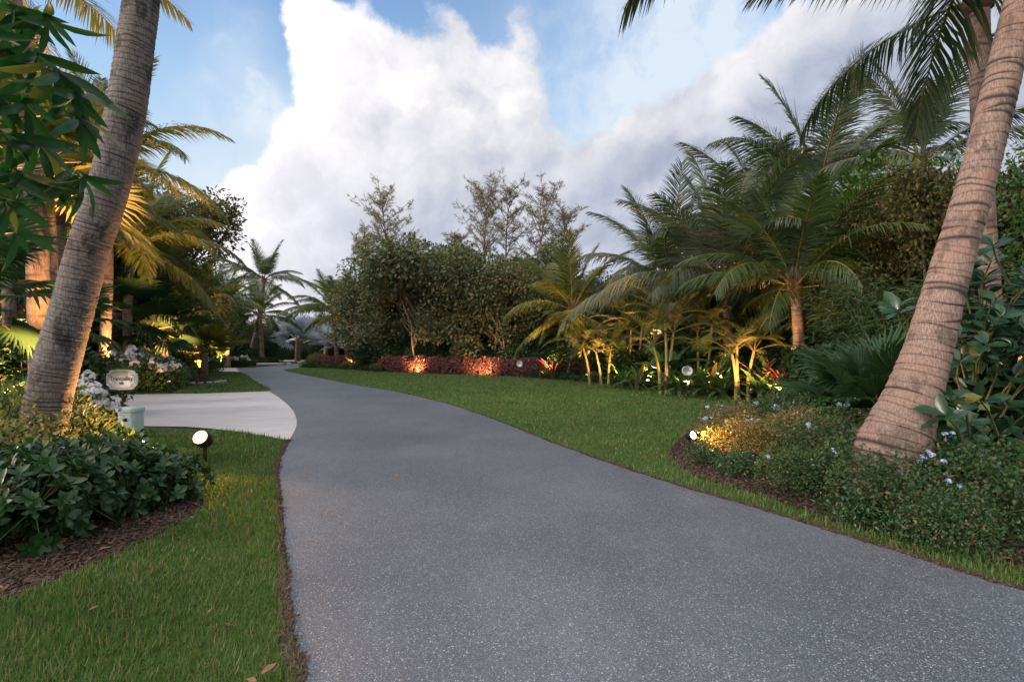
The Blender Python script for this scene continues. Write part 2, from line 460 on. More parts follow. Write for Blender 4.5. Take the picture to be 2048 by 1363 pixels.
# ground materials
def asphalt_mat():
    m, n = newmat('worn_asphalt')
    pos = n.n('ShaderNodeTexCoord').outputs['Object']
    v = n.n('ShaderNodeTexVoronoi', feature='F1'); v.inputs['Scale'].default_value = 100
    n.l(pos, v.inputs['Vector'])
    v2 = n.n('ShaderNodeTexVoronoi', feature='F1'); v2.inputs['Scale'].default_value = 210
    n.l(pos, v2.inputs['Vector'])
    big = n.noise(pos, .55, 5, .6)
    med = n.noise(pos, 5.5, 4, .6)
    cell = n.n('ShaderNodeSeparateColor', i0=v.outputs['Color'])
    cell2 = n.n('ShaderNodeSeparateColor', i0=v2.outputs['Color'])
    base = n.mix(n.ramp(big, .35, .65), (.10, .122, .152), (.185, .213, .252))
    mpw = n.n('ShaderNodeMapping', i0=pos); mpw.inputs['Scale'].default_value = (1.6, .16, 1); mpw.inputs['Rotation'].default_value = (0, 0, .12)
    base = n.mix(n.math('MULTIPLY', n.ramp(n.noise(mpw.outputs[0], 1.1, 4, .6), .46, .62), .30), base, (.075, .082, .10))
    crk = n.n('ShaderNodeTexVoronoi', feature='DISTANCE_TO_EDGE'); crk.inputs['Scale'].default_value = .45
    wv = n.n('ShaderNodeVectorMath', operation='MULTIPLY_ADD', i0=n.noise(pos, 2.5, 5, .7, col=True), i1=(.5, .5, 0), i2=pos).outputs[0]
    n.l(wv, crk.inputs['Vector'])
    crf = n.math('MULTIPLY', n.math('LESS_THAN', crk.outputs['Distance'], .0035), n.ramp(n.noise(pos, .8, 3), .52, .6))
    base = n.mix(n.math('MULTIPLY', crf, .6), base, (.04, .04, .045))
    base = n.mix(n.math('MULTIPLY', n.ramp(med, .40, .70), .35), base, (.105, .11, .125))
    base = n.mix(n.math('MULTIPLY', cell2.outputs[0], .85), base, (.05, .052, .06))
    base = n.mix(n.math('MULTIPLY', n.ramp(cell2.outputs[1], .72, .95), .55), base, (.36, .38, .41))
    chip = n.math('MULTIPLY', n.ramp(cell.outputs[0], .80, .98), n.math('LESS_THAN', v.outputs['Distance'], .42))
    base = n.mix(n.math('MULTIPLY', chip, .85), base, (.52, .56, .62))
    base = n.mix(n.math('MULTIPLY', n.ramp(n.noise(pos, 1.7, 6, .7, dist=1.0), .60, .72), .25), base, (.10, .085, .08))
    p = n.n('ShaderNodeBsdfPrincipled')
    n.l(base, p.inputs['Base Color']); p.inputs['Roughness'].default_value = .44
    b = n.n('ShaderNodeBump'); b.inputs['Strength'].default_value = .7; b.inputs['Distance'].default_value = .010
    n.l(n.math('ADD', cell.outputs[1], cell2.outputs[2]), b.inputs['Height']); n.l(b.outputs[0], p.inputs['Normal'])
    return finish(m, n, p.outputs[0])
M['asphalt'] = asphalt_mat()
def concrete_mat():
    m, n = newmat('brushed_concrete')
    pos = n.n('ShaderNodeTexCoord').outputs['Object']
    mp = n.n('ShaderNodeMapping', i0=pos); mp.inputs['Scale'].default_value = (.25, 6, 1)
    br = n.noise(mp.outputs[0], 4, 6, .7)
    big = n.noise(pos, .7, 4)
    c = n.mix(n.ramp(br, .3, .7), (.46, .45, .46), (.62, .61, .62))
    c = n.mix(n.math('MULTIPLY', n.ramp(big, .45, .7), .4), c, (.42, .40, .38))
    p = n.n('ShaderNodeBsdfPrincipled')
    n.l(c, p.inputs['Base Color']); p.inputs['Roughness'].default_value = .8
    b = n.n('ShaderNodeBump'); b.inputs['Strength'].default_value = .3; b.inputs['Distance'].default_value = .004
    n.l(br, b.inputs['Height']); n.l(b.outputs[0], p.inputs['Normal'])
    return finish(m, n, p.outputs[0])
M['concrete'] = concrete_mat()
def ground_mat(name, a, b_, c_, s1, s2):
    m, n = newmat(name)
    pos = n.n('ShaderNodeTexCoord').outputs['Object']
    fine = n.noise(pos, s1, 5, .7)
    big = n.noise(pos, s2, 4, .6)
    c = n.mix(n.ramp(fine, .3, .7), a, b_)
    c = n.mix(n.math('MULTIPLY', n.ramp(big, .45, .7), .5), c, c_)
    p = n.n('ShaderNodeBsdfPrincipled')
    n.l(c, p.inputs['Base Color']); p.inputs['Roughness'].default_value = .95
    p.inputs['Specular IOR Level'].default_value = .1
    b = n.n('ShaderNodeBump'); b.inputs['Strength'].default_value = .8; b.inputs['Distance'].default_value = .02
    n.l(fine, b.inputs['Height']); n.l(b.outputs[0], p.inputs['Normal'])
    return finish(m, n, p.outputs[0])
M['lawn'] = ground_mat('lawn_turf', (.045, .09, .022), (.10, .155, .042), (.08, .12, .036), 55, .6)
M['mulch'] = ground_mat('bark_mulch', (.022, .014, .011), (.085, .055, .042), (.03, .018, .014), 60, 1.3)
M['soil'] = ground_mat('dark_soil', (.018, .016, .010), (.05, .045, .025), (.02, .03, .012), 12, .3)  # dark brown soil with greener patches

# ------------------------------------------------------------------ setting: ground sheets
def smooth(pts, k=8, closed=True, jit=0.0):
    pts = np.asarray(pts, float)
    n = len(pts)
    out = []
    for i in range(n if closed else n - 1):
        p0, p1, p2, p3 = (pts[(i + j) % n] if closed else pts[min(max(i + j, 0), n - 1)] for j in (-1, 0, 1, 2))
        a = max(np.linalg.norm(p1 - p0), 1e-3) ** .5; b = max(np.linalg.norm(p2 - p1), 1e-3) ** .5; c = max(np.linalg.norm(p3 - p2), 1e-3) ** .5
        m1 = (p2 - p1) + b * ((p1 - p0) / a - (p2 - p0) / (a + b))
        m2 = (p2 - p1) + b * ((p3 - p2) / c - (p3 - p1) / (b + c))
        for t in np.arange(k) / k:
            h = (2 * t**3 - 3 * t**2 + 1) * p1 + (t**3 - 2 * t**2 + t) * m1 + (-2 * t**3 + 3 * t**2) * p2 + (t**3 - t**2) * m2
            out.append(h)
    if not closed:
        out.append(pts[-1])
    out = np.array(out)
    if jit:
        out += rng.normal(size=out.shape) * jit
    return out

def sheet(name, poly, z, mat, kind='structure'):
    V = [Vector((x, y, 0)) for x, y in poly]
    tri = tessellate_polygon([V])
    me = bpy.data.meshes.new(name)
    me.from_pydata([(x, y, z) for x, y in poly], [], [list(t) for t in tri])
    me.update()
    me.materials.append(mat)
    # every face looks up
    bmv = me.polygons
    if sum(p.normal.z for p in bmv) < 0:
        me.flip_normals()
    o = bpy.data.objects.new(name, me)
    COL.objects.link(o)
    o['kind'] = kind
    return o

sheet('ground', [(-500, -300), (500, -300), (500, 700), (-500, 700)], 0.0, M['soil'])

L_edge = smooth([(-1.0, -8), (-1.0, -2), (-0.99, 1.2)] + [G(*p) for p in [(598, 1363), (584, 1300), (573, 1200), (566, 1100), (560, 1010), (555, 950), (560, 915), (579, 881)]], 8, False, .006)
asph = list(L_edge) + list(smooth([G(*p) for p in [(583, 873), (592, 855), (593, 840), (585, 820), (566, 801), (552, 791), (538.6, 782.5)]], 5, False)) + \
    list(smooth([G(*p) for p in [(542, 777.4), (528, 771), (511, 762), (493, 750), (478.6, 743.7), (473.5, 735.4)]], 4, False, .01)) + \
    [G(*p) for p in [(498, 734.6), (522, 733.5), (552, 731), (581, 727.6), (621, 725.4), (680, 723.5), (700, 724.6), (621, 727.6), (603, 731), (598, 735.2)]] + \
    list(smooth([G(*p) for p in [(574, 738), (569, 740.3), (575, 743), (585.5, 745.3), (607, 749.6), (640, 756), (680, 764), (720, 771.5), (780, 781), (840, 794), (900, 809), (960, 829), (1020, 851), (1080, 876), (1140, 898), (1220, 927), (1300, 953),
                 (1400, 985), (1500, 1013), (1600, 1043), (1700, 1075), (1800, 1105), (1900, 1137), (2048, 1182)]] + [(4.3, 2.35), (6.5, 1.0), (11, -2), (11.5, -8)], 6, False, .008))
sheet('lane', asph, 0.012, M['asphalt'])
conc = list(smooth([G(*p) for p in [(538.6, 782.5), (552, 791), (566, 801), (585, 820), (593, 840), (592, 855), (583, 873)]], 5, False)) + \
    [G(579, 881), G(530, 872), G(465, 862), G(420, 857), G(370, 853.5), G(280, 852), G(150, 856), G(0, 864), (-12, 8.4), (-22, 7.0), (-22, 13), G(-150, 796), G(0, 793), G(200, 789.5), G(400, 787)]
def ribbon(name, line, off, z, mat, label, chipsn, chipmat):
    line = np.asarray(line)
    T = np.gradient(line, axis=0); T /= np.linalg.norm(T, axis=1, keepdims=True) + 1e-9
    Nr = np.stack([-T[:, 1], T[:, 0]], 1)
    w1 = np.abs(rng.normal(.020, .010, len(line)))[:, None] * np.sign(off)
    outer = line + Nr * w1
    inner = line - Nr * .02 * np.sign(off)
    k = len(line)
    mb = MB()
    V = np.concatenate([np.c_[inner, np.full(k, z)], np.c_[outer, np.full(k, z - .004)]])
    i = np.arange(k - 1)
    Fq = np.stack([i, i + 1, i + 1 + k, i + k], 1) if off < 0 else np.stack([i, i + k, i + 1 + k, i + 1], 1)
    mb.add(V, Fq)
    o = part(name, mb.mesh(name, mat), None); o['kind'] = 'structure'
    # crumbs and thatch along the joint
    m = chipsn
    j = rng.integers(0, k - 1, m); f = rng.random(m)[:, None]
    P0 = line[j] * (1 - f) + line[j + 1] * f + Nr[j] * (rng.normal(.008, .018, m) * np.sign(off))[:, None]
    keep = seen(P0[:, 0], P0[:, 1]) & (P0[:, 1] < 16)
    P0 = P0[keep]; m = len(P0)
    d = randdir(m); d[:, 2] *= .5
    cv = np.array([[-.5, -.2, 0], [.5, -.15, .05], [.55, .2, 0], [-.45, .22, -.03], [0, 0, .35]], float)
    mc = MB()
    mc.scatter(cv, [np.array([[0, 1, 4], [1, 2, 4], [2, 3, 4], [3, 0, 4]])], np.c_[P0, rng.uniform(.012, .022, m)], d, np.tile([0, 0, 1.0], (m, 1)), rng.uniform(.008, .03, m), rng.uniform(.4, 1.2, m))
    o = part('thatch', mc.mesh('thatch', chipmat), None)
    tag(o, label, 'thatch', kind='stuff')
def seen(x, y, m=1.12):
    return (y > .6) & (np.abs(x) < y * m + .3)
R_edge = [p for p in asph if p[1] > -3 and p[1] < 31]
R_edge = asph[[i for i, p in enumerate(asph) if abs(p[0] - G(607, 749.6)[0]) < .4 and abs(p[1] - G(607, 749.6)[1]) < 1.2][-1]:-4]
ribbon('lane_edge', L_edge[6:], 1, .0135, M['soil'], 'dry thatch and crumbs along the left lane edge', 5200, M['mulchchip'])
ribbon('lane_edge', R_edge, 1, .0135, M['soil'], 'dry thatch and crumbs along the right lane edge', 5200, M['mulchchip'])
sheet('driveway', conc, 0.008, M['concrete'])
sheet('side_path', [G(*p) for p in [(395, 735), (433, 735), (473.5, 735.4), (478.6, 743.7), (468, 743), (433, 742), (395, 742)]], 0.008, M['concrete'])
sheet('far_path', [G(*p) for p in [(535, 721), (560, 720.3), (640, 720.3), (640, 722), (560, 722.4), (535, 722.4)]], 0.008, M['concrete'])

bed_l = list(smooth([(-7, 2.4)] + [G(*p) for p in [(-300, 1262), (0, 1205), (100, 1172), (180, 1138), (260, 1100), (330, 1062), (385, 1030), (410, 998), (404, 973), (372, 955), (340, 940), (300, 905), (280, 880)]] + [(-5.9, 8.2), (-8, 8.0), (-13, 7), (-13, 3)], 7, True, .006))
sheet('mulch_bed', bed_l, 0.008, M['mulch'])
bed_r = list(smooth([G(*p) for p in [(1338, 905), (1346, 924), (1391, 952), (1440, 968), (1497, 983), (1556, 1003), (1629, 1032), (1738, 1062), (1848, 1085), (1939, 1103), (2048, 1142)]] +
                    [(4.9, 2.9), (8, 2.2), (16, 1), (20, 10), (14, 20)] +
                    [G(*p) for p in [(1640, 770), (1560, 800), (1532, 812), (1480, 822), (1430, 835), (1395, 852), (1358, 880)]], 6, True, .006))
sheet('mulch_bed', bed_r, 0.0085, M['mulch'])
bed_far_pts = [G(*p) for p in [(1580, 803), (1500, 796), (1400, 785), (1300, 775), (1200, 766), (1120, 759.5), (1060, 754.5), (980, 751), (900, 748), (820, 745.5), (760, 743), (700, 738.5), (640, 735.5), (600, 735)]]
bed_far = list(smooth(bed_far_pts, 4, False)) + [G(620, 728), (-15, 52), (0, 60), (60, 60), (60, 10), (18, 10)]
sheet('mulch_bed', bed_far, 0.004, M['mulch'])
lawn_r = list(smooth(bed_far_pts[::-1], 4, False)) + [G(1560, 806), G(1640, 830), (6.5, 8), (9, 6), (12, 0), (12, -8), (4, -8), (-1, 2), (-3, 14), G(520, 760), G(560, 738)]
sheet('lawn', lawn_r, 0.002, M['lawn'])
isle = [G(*p) for p in [(200, 789), (345, 786.5), (365, 776), (385, 770), (420, 764), (405, 752), (400, 744), (433, 742), (468, 743), (480, 743.7), (560, 777), (560, 790), (400, 789)]]
sheet('lawn', isle, 0.005, M['lawn'])
lawn_l = [(-.5, -6), (-.5, 8.6), G(579, 881), G(465, 862), G(280, 852), (-8, 9.4), (-14, 8.2), (-14, -6)]
sheet('lawn', lawn_l, 0.002, M['lawn'])
far_g = [G(*p) for p in [(540, 732), (558, 722.5), (640, 722.2), (660, 726), (600, 729)]]
sheet('lawn', far_g, 0.006, M['lawn'])

# ------------------------------------------------------------------ grass blades
def inside(poly, X, Y):
    poly = np.asarray(poly, float)
    x1, y1 = poly[:, 0], poly[:, 1]
    x2, y2 = np.roll(x1, -1), np.roll(y1, -1)
    c = np.zeros(len(X), bool)
    for a, b, cc, d in zip(x1, y1, x2, y2):
        if b == d: continue
        cond = ((b > Y) != (d > Y))
        c ^= cond & (X < (cc - a) * (Y - b) / (d - b) + a)
    return c

def seen(x, y, m=1.12):
    return (y > .6) & (np.abs(x) < y * m + .3)

GV = np.array([[0, -.5, 0], [0, .5, 0], [.55, -.38, .0], [.55, .38, .0], [1, 0, 0]])
GV_b = GV.copy(); GV_b[2:4, 2] = .0; GV_b[4, 2] = -.18
GF = [np.array([[0, 1, 3, 2]]), np.array([[2, 3, 4]])]
def grass(name, region, holes, bbox, dens_fn, dmax, label, hmul=1.0):
    x0, x1, y0, y1 = bbox
    xs, ys = [], []
    # sample bands in distance, density falling with distance
    edges = [y0]
    while edges[-1] < y1:
        edges.append(min(y1, edges[-1] * 1.18 + .1))
    for a, b in zip(edges[:-1], edges[1:]):
        area = (x1 - x0) * (b - a)
        k = int(area * dens_fn((a + b) / 2))
        X = rng.uniform(x0, x1, k); Y = rng.uniform(a, b, k)
        m = seen(X, Y) & inside(region, X, Y)
        for h in holes:
            m &= ~inside(h, X, Y)
        xs.append(X[m]); ys.append(Y[m])
    X = np.concatenate(xs); Y = np.concatenate(ys)
    D = np.hypot(X, Y)
    n = len(X)
    patch = .5 + .5 * np.sin(X * 2.1 + np.sin(Y * 1.7) * 2) * np.cos(Y * 1.3 + X * .6)
    h = rng.gamma(7.0, .0068, n).clip(.018, .10) * (0.75 + .5 * patch) * hmul
    wd_ = np.clip(D * .0014, .0042, .022) * rng.uniform(.7, 1.3, n)
    az = rng.uniform(0, 2 * math.pi, n)
    tilt = rng.uniform(.1, 1.3, n)
    ax = np.stack([np.cos(az) * np.sin(tilt), np.sin(az) * np.sin(tilt), np.cos(tilt)], 1)
    Z = np.stack([np.cos(az), np.sin(az), -np.tan(tilt) * 0 + .2], 1)
    T = np.stack([X, Y, np.full(n, .002)], 1)
    mb = MB()
    mb.scatter(GV_b, GF, T, ax, Z, h, wd_ / h)
    o = bpy.data.objects.new(name, mb.mesh(name, M['grass']))
    COL.objects.link(o)
    tag(o, label, 'grass', kind='stuff')
    return o
dl = lambda d: 9500 if d < 3 else 9500 * (3 / d) ** 1.75
grass('grass', lawn_l, [bed_l, asph, conc], (-7, -.3, 1.2, 8.9), dl, 9, 'dark green lawn grass left of the lane')
grass('grass', lawn_r, [bed_r, asph, bed_far], (-16, 10, 2.2, 36), lambda d: dl(d) * .62, 36, 'wide mown lawn grass between the lane and the far bed')
grass('grass', isle, [conc, asph], (-16, -5, 14, 32), lambda d: dl(d) * .8, 32, 'grass of the lawn island beyond the pale driveway')

# mulch chips
def chips(name, region, holes, n, bbox, label):
    X = rng.uniform(bbox[0], bbox[1], n); Y = rng.uniform(bbox[2], bbox[3], n)
    m = seen(X, Y) & inside(region, X, Y)
    for h in holes: m &= ~inside(h, X, Y)
    X, Y = X[m], Y[m]
    k = len(X)
    d = randdir(k); d[:, 2] *= .35
    T = np.stack([X, Y, rng.uniform(.008, .03, k)], 1)
    mb = MB()
    cv = np.array([[-.5, -.12, 0], [.5, -.09, .03], [.55, .1, 0], [-.45, .13, -.03], [0, 0, .12]], float)
    mb.scatter(cv, [np.array([[0, 1, 4], [1, 2, 4], [2, 3, 4], [3, 0, 4]])], T, d, np.tile([0, 0, 1.0], (k, 1)) + randdir(k) * .3, rng.uniform(.015, .06, k), rng.uniform(.5, 1.4, k))
    o = bpy.data.objects.new(name, mb.mesh(name, M['mulchchip']))
    COL.objects.link(o)
    tag(o, label, 'mulch', kind='stuff')
chips('mulch', bed_l, [], 42000, (-6, -1.5, 2.4, 7), 'brown bark mulch along the left shrub bed')
chips('mulch', bed_r, [asph], 42000, (1.8, 6, 2.9, 8), 'brown bark mulch round the plumbago bed')

# small stones loosened along the lane edge
LM = [(-400, 'behind the mango branch'), (120, 'behind the dark leaning trunk'), (230, 'behind the main sign'), (340, 'by the brightly lit palm trunk'), (430, 'below the lone palm'), (540, 'by the silver fan palm'),
      (630, 'near the palms at the bend'), (735, 'below the left casuarina'), (800, 'under the large sea grape'), (880, 'right of the large sea grape'), (950, 'below the dense casuarina'), (1010, 'by the tiny red-hedge sign'),
      (1080, 'left of the propped young palm'), (1160, 'by the two-stemmed cane palm'), (1250, 'left of the golden cane stems'), (1320, 'behind the golden cane stems'), (1375, 'by the oval sign'), (1440, 'by the slender cane stems'),
      (1530, 'left of the timber-propped coconut palm'), (1620, 'behind the broad fan palm'), (1760, 'by the thick leaning trunk'), (1950, 'beside the clusia')]
def near(px):
    return [t for x, t in LM if px >= x][-1]
# ------------------------------------------------------------------ palms
def frond_mesh(name, e0, curl, nl, ll, lw, mat, seed, hang=.6, pet=.18, twist=0.0, up=0.15, segs=3, fwd=(62, 28)):
    """frond 1 unit long in the xz plane leaving the origin at elevation e0 and curling down by curl degrees"""
    rg = np.random.default_rng(seed)
    K = 22
    t = np.linspace(0, 1, K)
    ang = R(e0) - R(curl) * t ** 1.4
    dx = np.cos(ang) / (K - 1); dz = np.sin(ang) / (K - 1)
    px_ = np.concatenate([[0], np.cumsum(dx[:-1])]); pz = np.concatenate([[0], np.cumsum(dz[:-1])])
    py_ = .03 * np.sin(t * 2.2 + seed) * t
    pts = np.stack([px_, py_, pz], 1)
    mb = MB()
    mb.tube(pts, np.interp(t, [0, .08, 1], [.011, .0075, .0015]), 5, False)
    nr = mb.n
    tt = np.linspace(pet, .985, nl)
    tt = np.repeat(tt, 2) + rg.normal(0, .004, nl * 2)
    side = np.tile([1, -1], nl)
    a_i = np.interp(tt, t, ang)
    base = np.stack([np.interp(tt, t, px_), np.interp(tt, t, py_), np.interp(tt, t, pz)], 1)
    Tn = np.stack([np.cos(a_i), 0 * a_i, np.sin(a_i)], 1)
    Nn = np.stack([-np.sin(a_i), 0 * a_i, np.cos(a_i)], 1)
    Bn = np.tile([0, 1.0, 0], (len(tt), 1))
    lean = np.radians(np.interp(tt, [pet, 1], fwd)) + rg.normal(0, .07, len(tt))
    lift = up + rg.normal(0, .12, len(tt))
    d = np.cos(lean)[:, None] * Tn + np.sin(lean)[:, None] * (side[:, None] * Bn * np.cos(lift)[:, None] + Nn * np.sin(lift)[:, None])
    rel = (tt - pet) / (1 - pet)
    L = ll * np.interp(rel, [0, .12, .4, .75, 1], [.55, .9, 1, .7, .30]) * rg.uniform(.85, 1.08, len(tt))
    broken = rg.random(len(tt)) < .04
    L = np.where(broken, L * .45, L)
    h = hang * rg.uniform(.6, 1.3, len(tt))
    W = lw * np.interp(rel, [0, .3, 1], [.8, 1, .6])
    ss = np.linspace(0, 1, segs + 1)
    rows = []
    wv = np.cross(d, Nn) ; wv /= np.linalg.norm(wv, axis=1, keepdims=True) + 1e-9
    wv = wv * .75 + Nn * .45 * side[:, None]
    wprof = np.interp(ss, [0, .35, .8, 1], [.6, 1, .55, 0])
    for s_, wp in zip(ss, wprof):
        dirn = d + np.array([0, 0, -1.0]) * (h * s_)[:, None]
        dirn /= np.linalg.norm(dirn, axis=1, keepdims=True)
        c = base + d * (L * s_ * .35)[:, None] + dirn * (L * s_ * .65)[:, None]
        rows.append((c, wp))
    verts = []
    for i, (c, wp) in enumerate(rows):
        if i == segs:
            verts.append(c[:, None])
        else:
            hw = (W * wp * .5)[:, None]
            verts.append(np.stack([c - wv * hw, c + wv * hw], 1))
    V = np.concatenate(verts, 1)
    k = V.shape[1]
    off = (np.arange(len(tt)) * k)[:, None, None]
    fq = np.array([[2 * i, 2 * i + 1, 2 * i + 3, 2 * i + 2] for i in range(segs - 1)])
    ft = np.array([[2 * segs - 2, 2 * segs - 1, 2 * segs]])
    o0 = mb.n
    mb.v.append(V.reshape(-1, 3)); mb.a.append(np.zeros(V.shape[0] * k)); mb.n += V.shape[0] * k
    mb.f.append((fq[None] + off).reshape(-1, 4) + o0)
    mb.f.append((ft[None] + off).reshape(-1, 3) + o0)
    me = mb.mesh(name, [M['rachis'], mat])
    nq = 5 * (K - 1)
    idx = np.ones(len(me.polygons), np.int32); idx[:nq] = 0
    me.polygons.foreach_set('material_index', idx)
    return me

ELEV = [80, 62, 44, 26, 6, -18]
CURL = [26, 50, 74, 82, 72, 50]
HANG = [.25, .45, .7, .95, 1.2, 1.3]
def frond_set(name, mat, nl=62, ll=.2, lw=.011, hangk=1.0, curlk=1.0, pet=.18, segs=3, up=.15, fwd=(62, 28)):
    return [[frond_mesh(name, e, c * curlk, nl, ll, lw, mat, 11 * i + 5 * j + 1, h * hangk, pet, segs=segs, up=up, fwd=fwd) for j in range(2)]
            for i, (e, c, h) in enumerate(zip(ELEV, CURL, HANG))]
FS = {
    'coco': frond_set('frond', M['coco'], 92, .26, .0125, 1.25),
    'coco_grey': frond_set('frond', M['coco_grey'], 100, .27, .0115, 1.4),
    'coco_gold': frond_set('frond', M['coco_gold'], 82, .26, .0150, 1.0),
    'dry': frond_set('frond', M['dry'], 50, .2, .012, 1.8, 1.3),
    'areca': frond_set('frond', M['areca'], 30, .26, .022, .45, .9, .22, up=.5, fwd=(55, 30)),
    'young': frond_set('frond', M['coco'], 46, .24, .015, .5, .8, .15, up=.3),
}

def fan_mesh(name, mat, nseg=34, spread=125, seed=0, droop=.28, pet=.9, split=.55, wmul=1.0):
    """petiole along +x of length pet, blade of radius 1 beyond it"""
    rg = np.random.default_rng(seed)
    mb = MB()
    tp = np.linspace(0, 1, 6)
    mb.tube(np.stack([tp * pet, 0 * tp, -.10 * tp ** 2 * pet], 1), np.interp(tp, [0, 1], [.022, .012]), 5, False)
    npet = 25
    th = np.radians(np.linspace(-spread, spread, nseg)) + rg.normal(0, .012, nseg)
    dth = np.radians(2 * spread / (nseg - 1)) * wmul
    Lr = (.80 + .2 * np.cos(th)) * rg.uniform(.9, 1.05, nseg)
    rr = [0.02, split * .5, split, .78, 1.0]
    ww = [.01, split * .5 * dth * .55, split * dth * .52, .78 * dth * .30, 0]
    verts = []
    for r_, w_ in zip(rr, ww):
        rad = Lr * r_
        c = np.stack([pet + rad * np.cos(th), rad * np.sin(th), -.10 * pet + .16 * rad * np.abs(np.sin(th)) - droop * rg.uniform(.6, 1.5, nseg) * np.maximum(rad - .45, 0) ** 1.6 * 2.2 + 0 * rad], 1)
        tv = np.stack([-np.sin(th), np.cos(th), 0 * th], 1)
        if r_ == 1.0:
            verts.append(c[:, None])
        else:
            zz = np.array([0, 0, 1.0]) * (w_ * .45)
            verts.append(np.stack([c - tv * w_ + zz, c - zz, c + tv * w_ + zz], 1))
    V = np.concatenate(verts, 1)
    k = V.shape[1]
    fq = []
    for i in range(3):
        a = 3 * i
        fq += [[a, a + 1, a + 4, a + 3], [a + 1, a + 2, a + 5, a + 4]]
    ft = [[9, 10, 12], [10, 11, 12]]
    off = (np.arange(nseg) * k)[:, None, None]
    o0 = mb.n
    mb.v.append(V.reshape(-1, 3)); mb.a.append(np.zeros(nseg * k)); mb.n += nseg * k
    mb.f.append((np.array(fq)[None] + off).reshape(-1, 4) + o0)
    mb.f.append((np.array(ft)[None] + off).reshape(-1, 3) + o0)
    me = mb.mesh(name, [M['rachis'], mat])
    idx = np.ones(len(me.polygons), np.int32); idx[:npet] = 0
    me.polygons.foreach_set('material_index', idx)
    return me
FAN = {
    'fan': [fan_mesh('fan_leaf', M['fan'], 40, 120, s, .35) for s in range(3)],
    'fan_gold': [fan_mesh('fan_leaf', M['fan_gold'], 36, 118, s + 5, .25) for s in range(3)],
    'silver': [fan_mesh('fan_leaf', M['silver'], 30, 120, s + 9, .15, 1.0) for s in range(3)],
}

def trunk_mesh(name, path, rad, mat, ring=.10, rows=.03, n=20, seed=0, flare=0.0, sawt=.02, dark=.35):
    """path: local points; ringed, slightly stepped tube with leaf-scar attribute"""
    rg = np.random.default_rng(seed)
    path = smooth(np.asarray(path, float), 10, False)
    seg = np.linalg.norm(np.diff(path, axis=0), axis=1)
    s = np.concatenate([[0], np.cumsum(seg)])
    Lt = s[-1]
    K = max(6, int(Lt / rows))
    u = np.linspace(0, Lt, K)
    C = np.stack([np.interp(u, s, path[:, i]) for i in range(3)], 1)
    rad = np.asarray(rad, float)
    r = np.interp(u, np.linspace(0, Lt, len(rad)), rad)
    if flare:
        r = r + flare * np.exp(-u / .35)
    T = np.gradient(C, axis=0); T /= np.linalg.norm(T, axis=1, keepdims=True)
    A = np.cross(T, [0.0, 1, 0]); A /= np.linalg.norm(A, axis=1, keepdims=True)
    B = np.cross(T, A)
    th = np.arange(n) * 2 * math.pi / n
    # irregular ring heights
    rings = [0.0]
    while rings[-1] < Lt + ring * 2:
        rings.append(rings[-1] + ring * rg.uniform(.65, 1.35))
    rings = np.array(rings)
    tilt_a = rg.normal(0, ring * .22, len(rings)); tilt_p = rg.uniform(0, 6.28, len(rings))
    w2 = rg.normal(0, ring * .08, len(rings)); p2 = rg.uniform(0, 6.28, len(rings))
    dk = rg.uniform(0, 1, len(rings)); dp = rg.uniform(0, 6.28, len(rings))
    idx = np.clip(np.searchsorted(rings, u) - 1, 0, len(rings) - 2)
    U = np.repeat(u[:, None], n, 1)
    TH = np.repeat(th[None], K, 0)
    best = np.full((K, n), 9.0); sc_ = np.zeros((K, n)); ph = np.zeros((K, n))
    for k in (-1, 0, 1, 2):
        j = np.clip(idx + k, 0, len(rings) - 1)
        hh = rings[j][:, None] + tilt_a[j][:, None] * np.cos(TH - tilt_p[j][:, None]) + w2[j][:, None] * np.cos(3 * TH + p2[j][:, None])
        dd = U - hh
        crescent = np.clip(np.cos(TH - dp[j][:, None]) * 1.2 + .1, 0, 1) * dk[j][:, None]
        wdt = ring * (.06 + dark * crescent * crescent)
        q = np.exp(-(dd / wdt) ** 2) * np.where(crescent > .12, 1.0, .5)
        sc_ = np.maximum(sc_, q)
        up = np.where(dd >= 0, dd, 9.0)
        ph = np.where(up < best, np.clip(1 - up / (ring * 1.1), 0, 1), ph)
        best = np.minimum(best, up)
    rr = r[:, None] * (1 + sawt * ph - sawt * .8 * (sc_ > .5) + .006 * rg.normal(size=(K, n)) + .02 * np.cos(2 * TH + U * 1.3) + .012 * np.cos(5 * TH - U * 2.1))
    V = C[:, None] + rr[..., None] * (A[:, None] * np.cos(th)[None, :, None] + B[:, None] * np.sin(th)[None, :, None])
    i = np.arange(K - 1)[:, None] * n; jn = np.arange(n)[None]
    Fc = np.stack([i + jn, i + (jn + 1) % n, i + n + (jn + 1) % n, i + n + jn], -1).reshape(-1, 4)
    mb = MB()
    mb.add(V.reshape(-1, 3), Fc, sc_.reshape(-1))
    return mb.mesh(name, mat, True, 'scar')

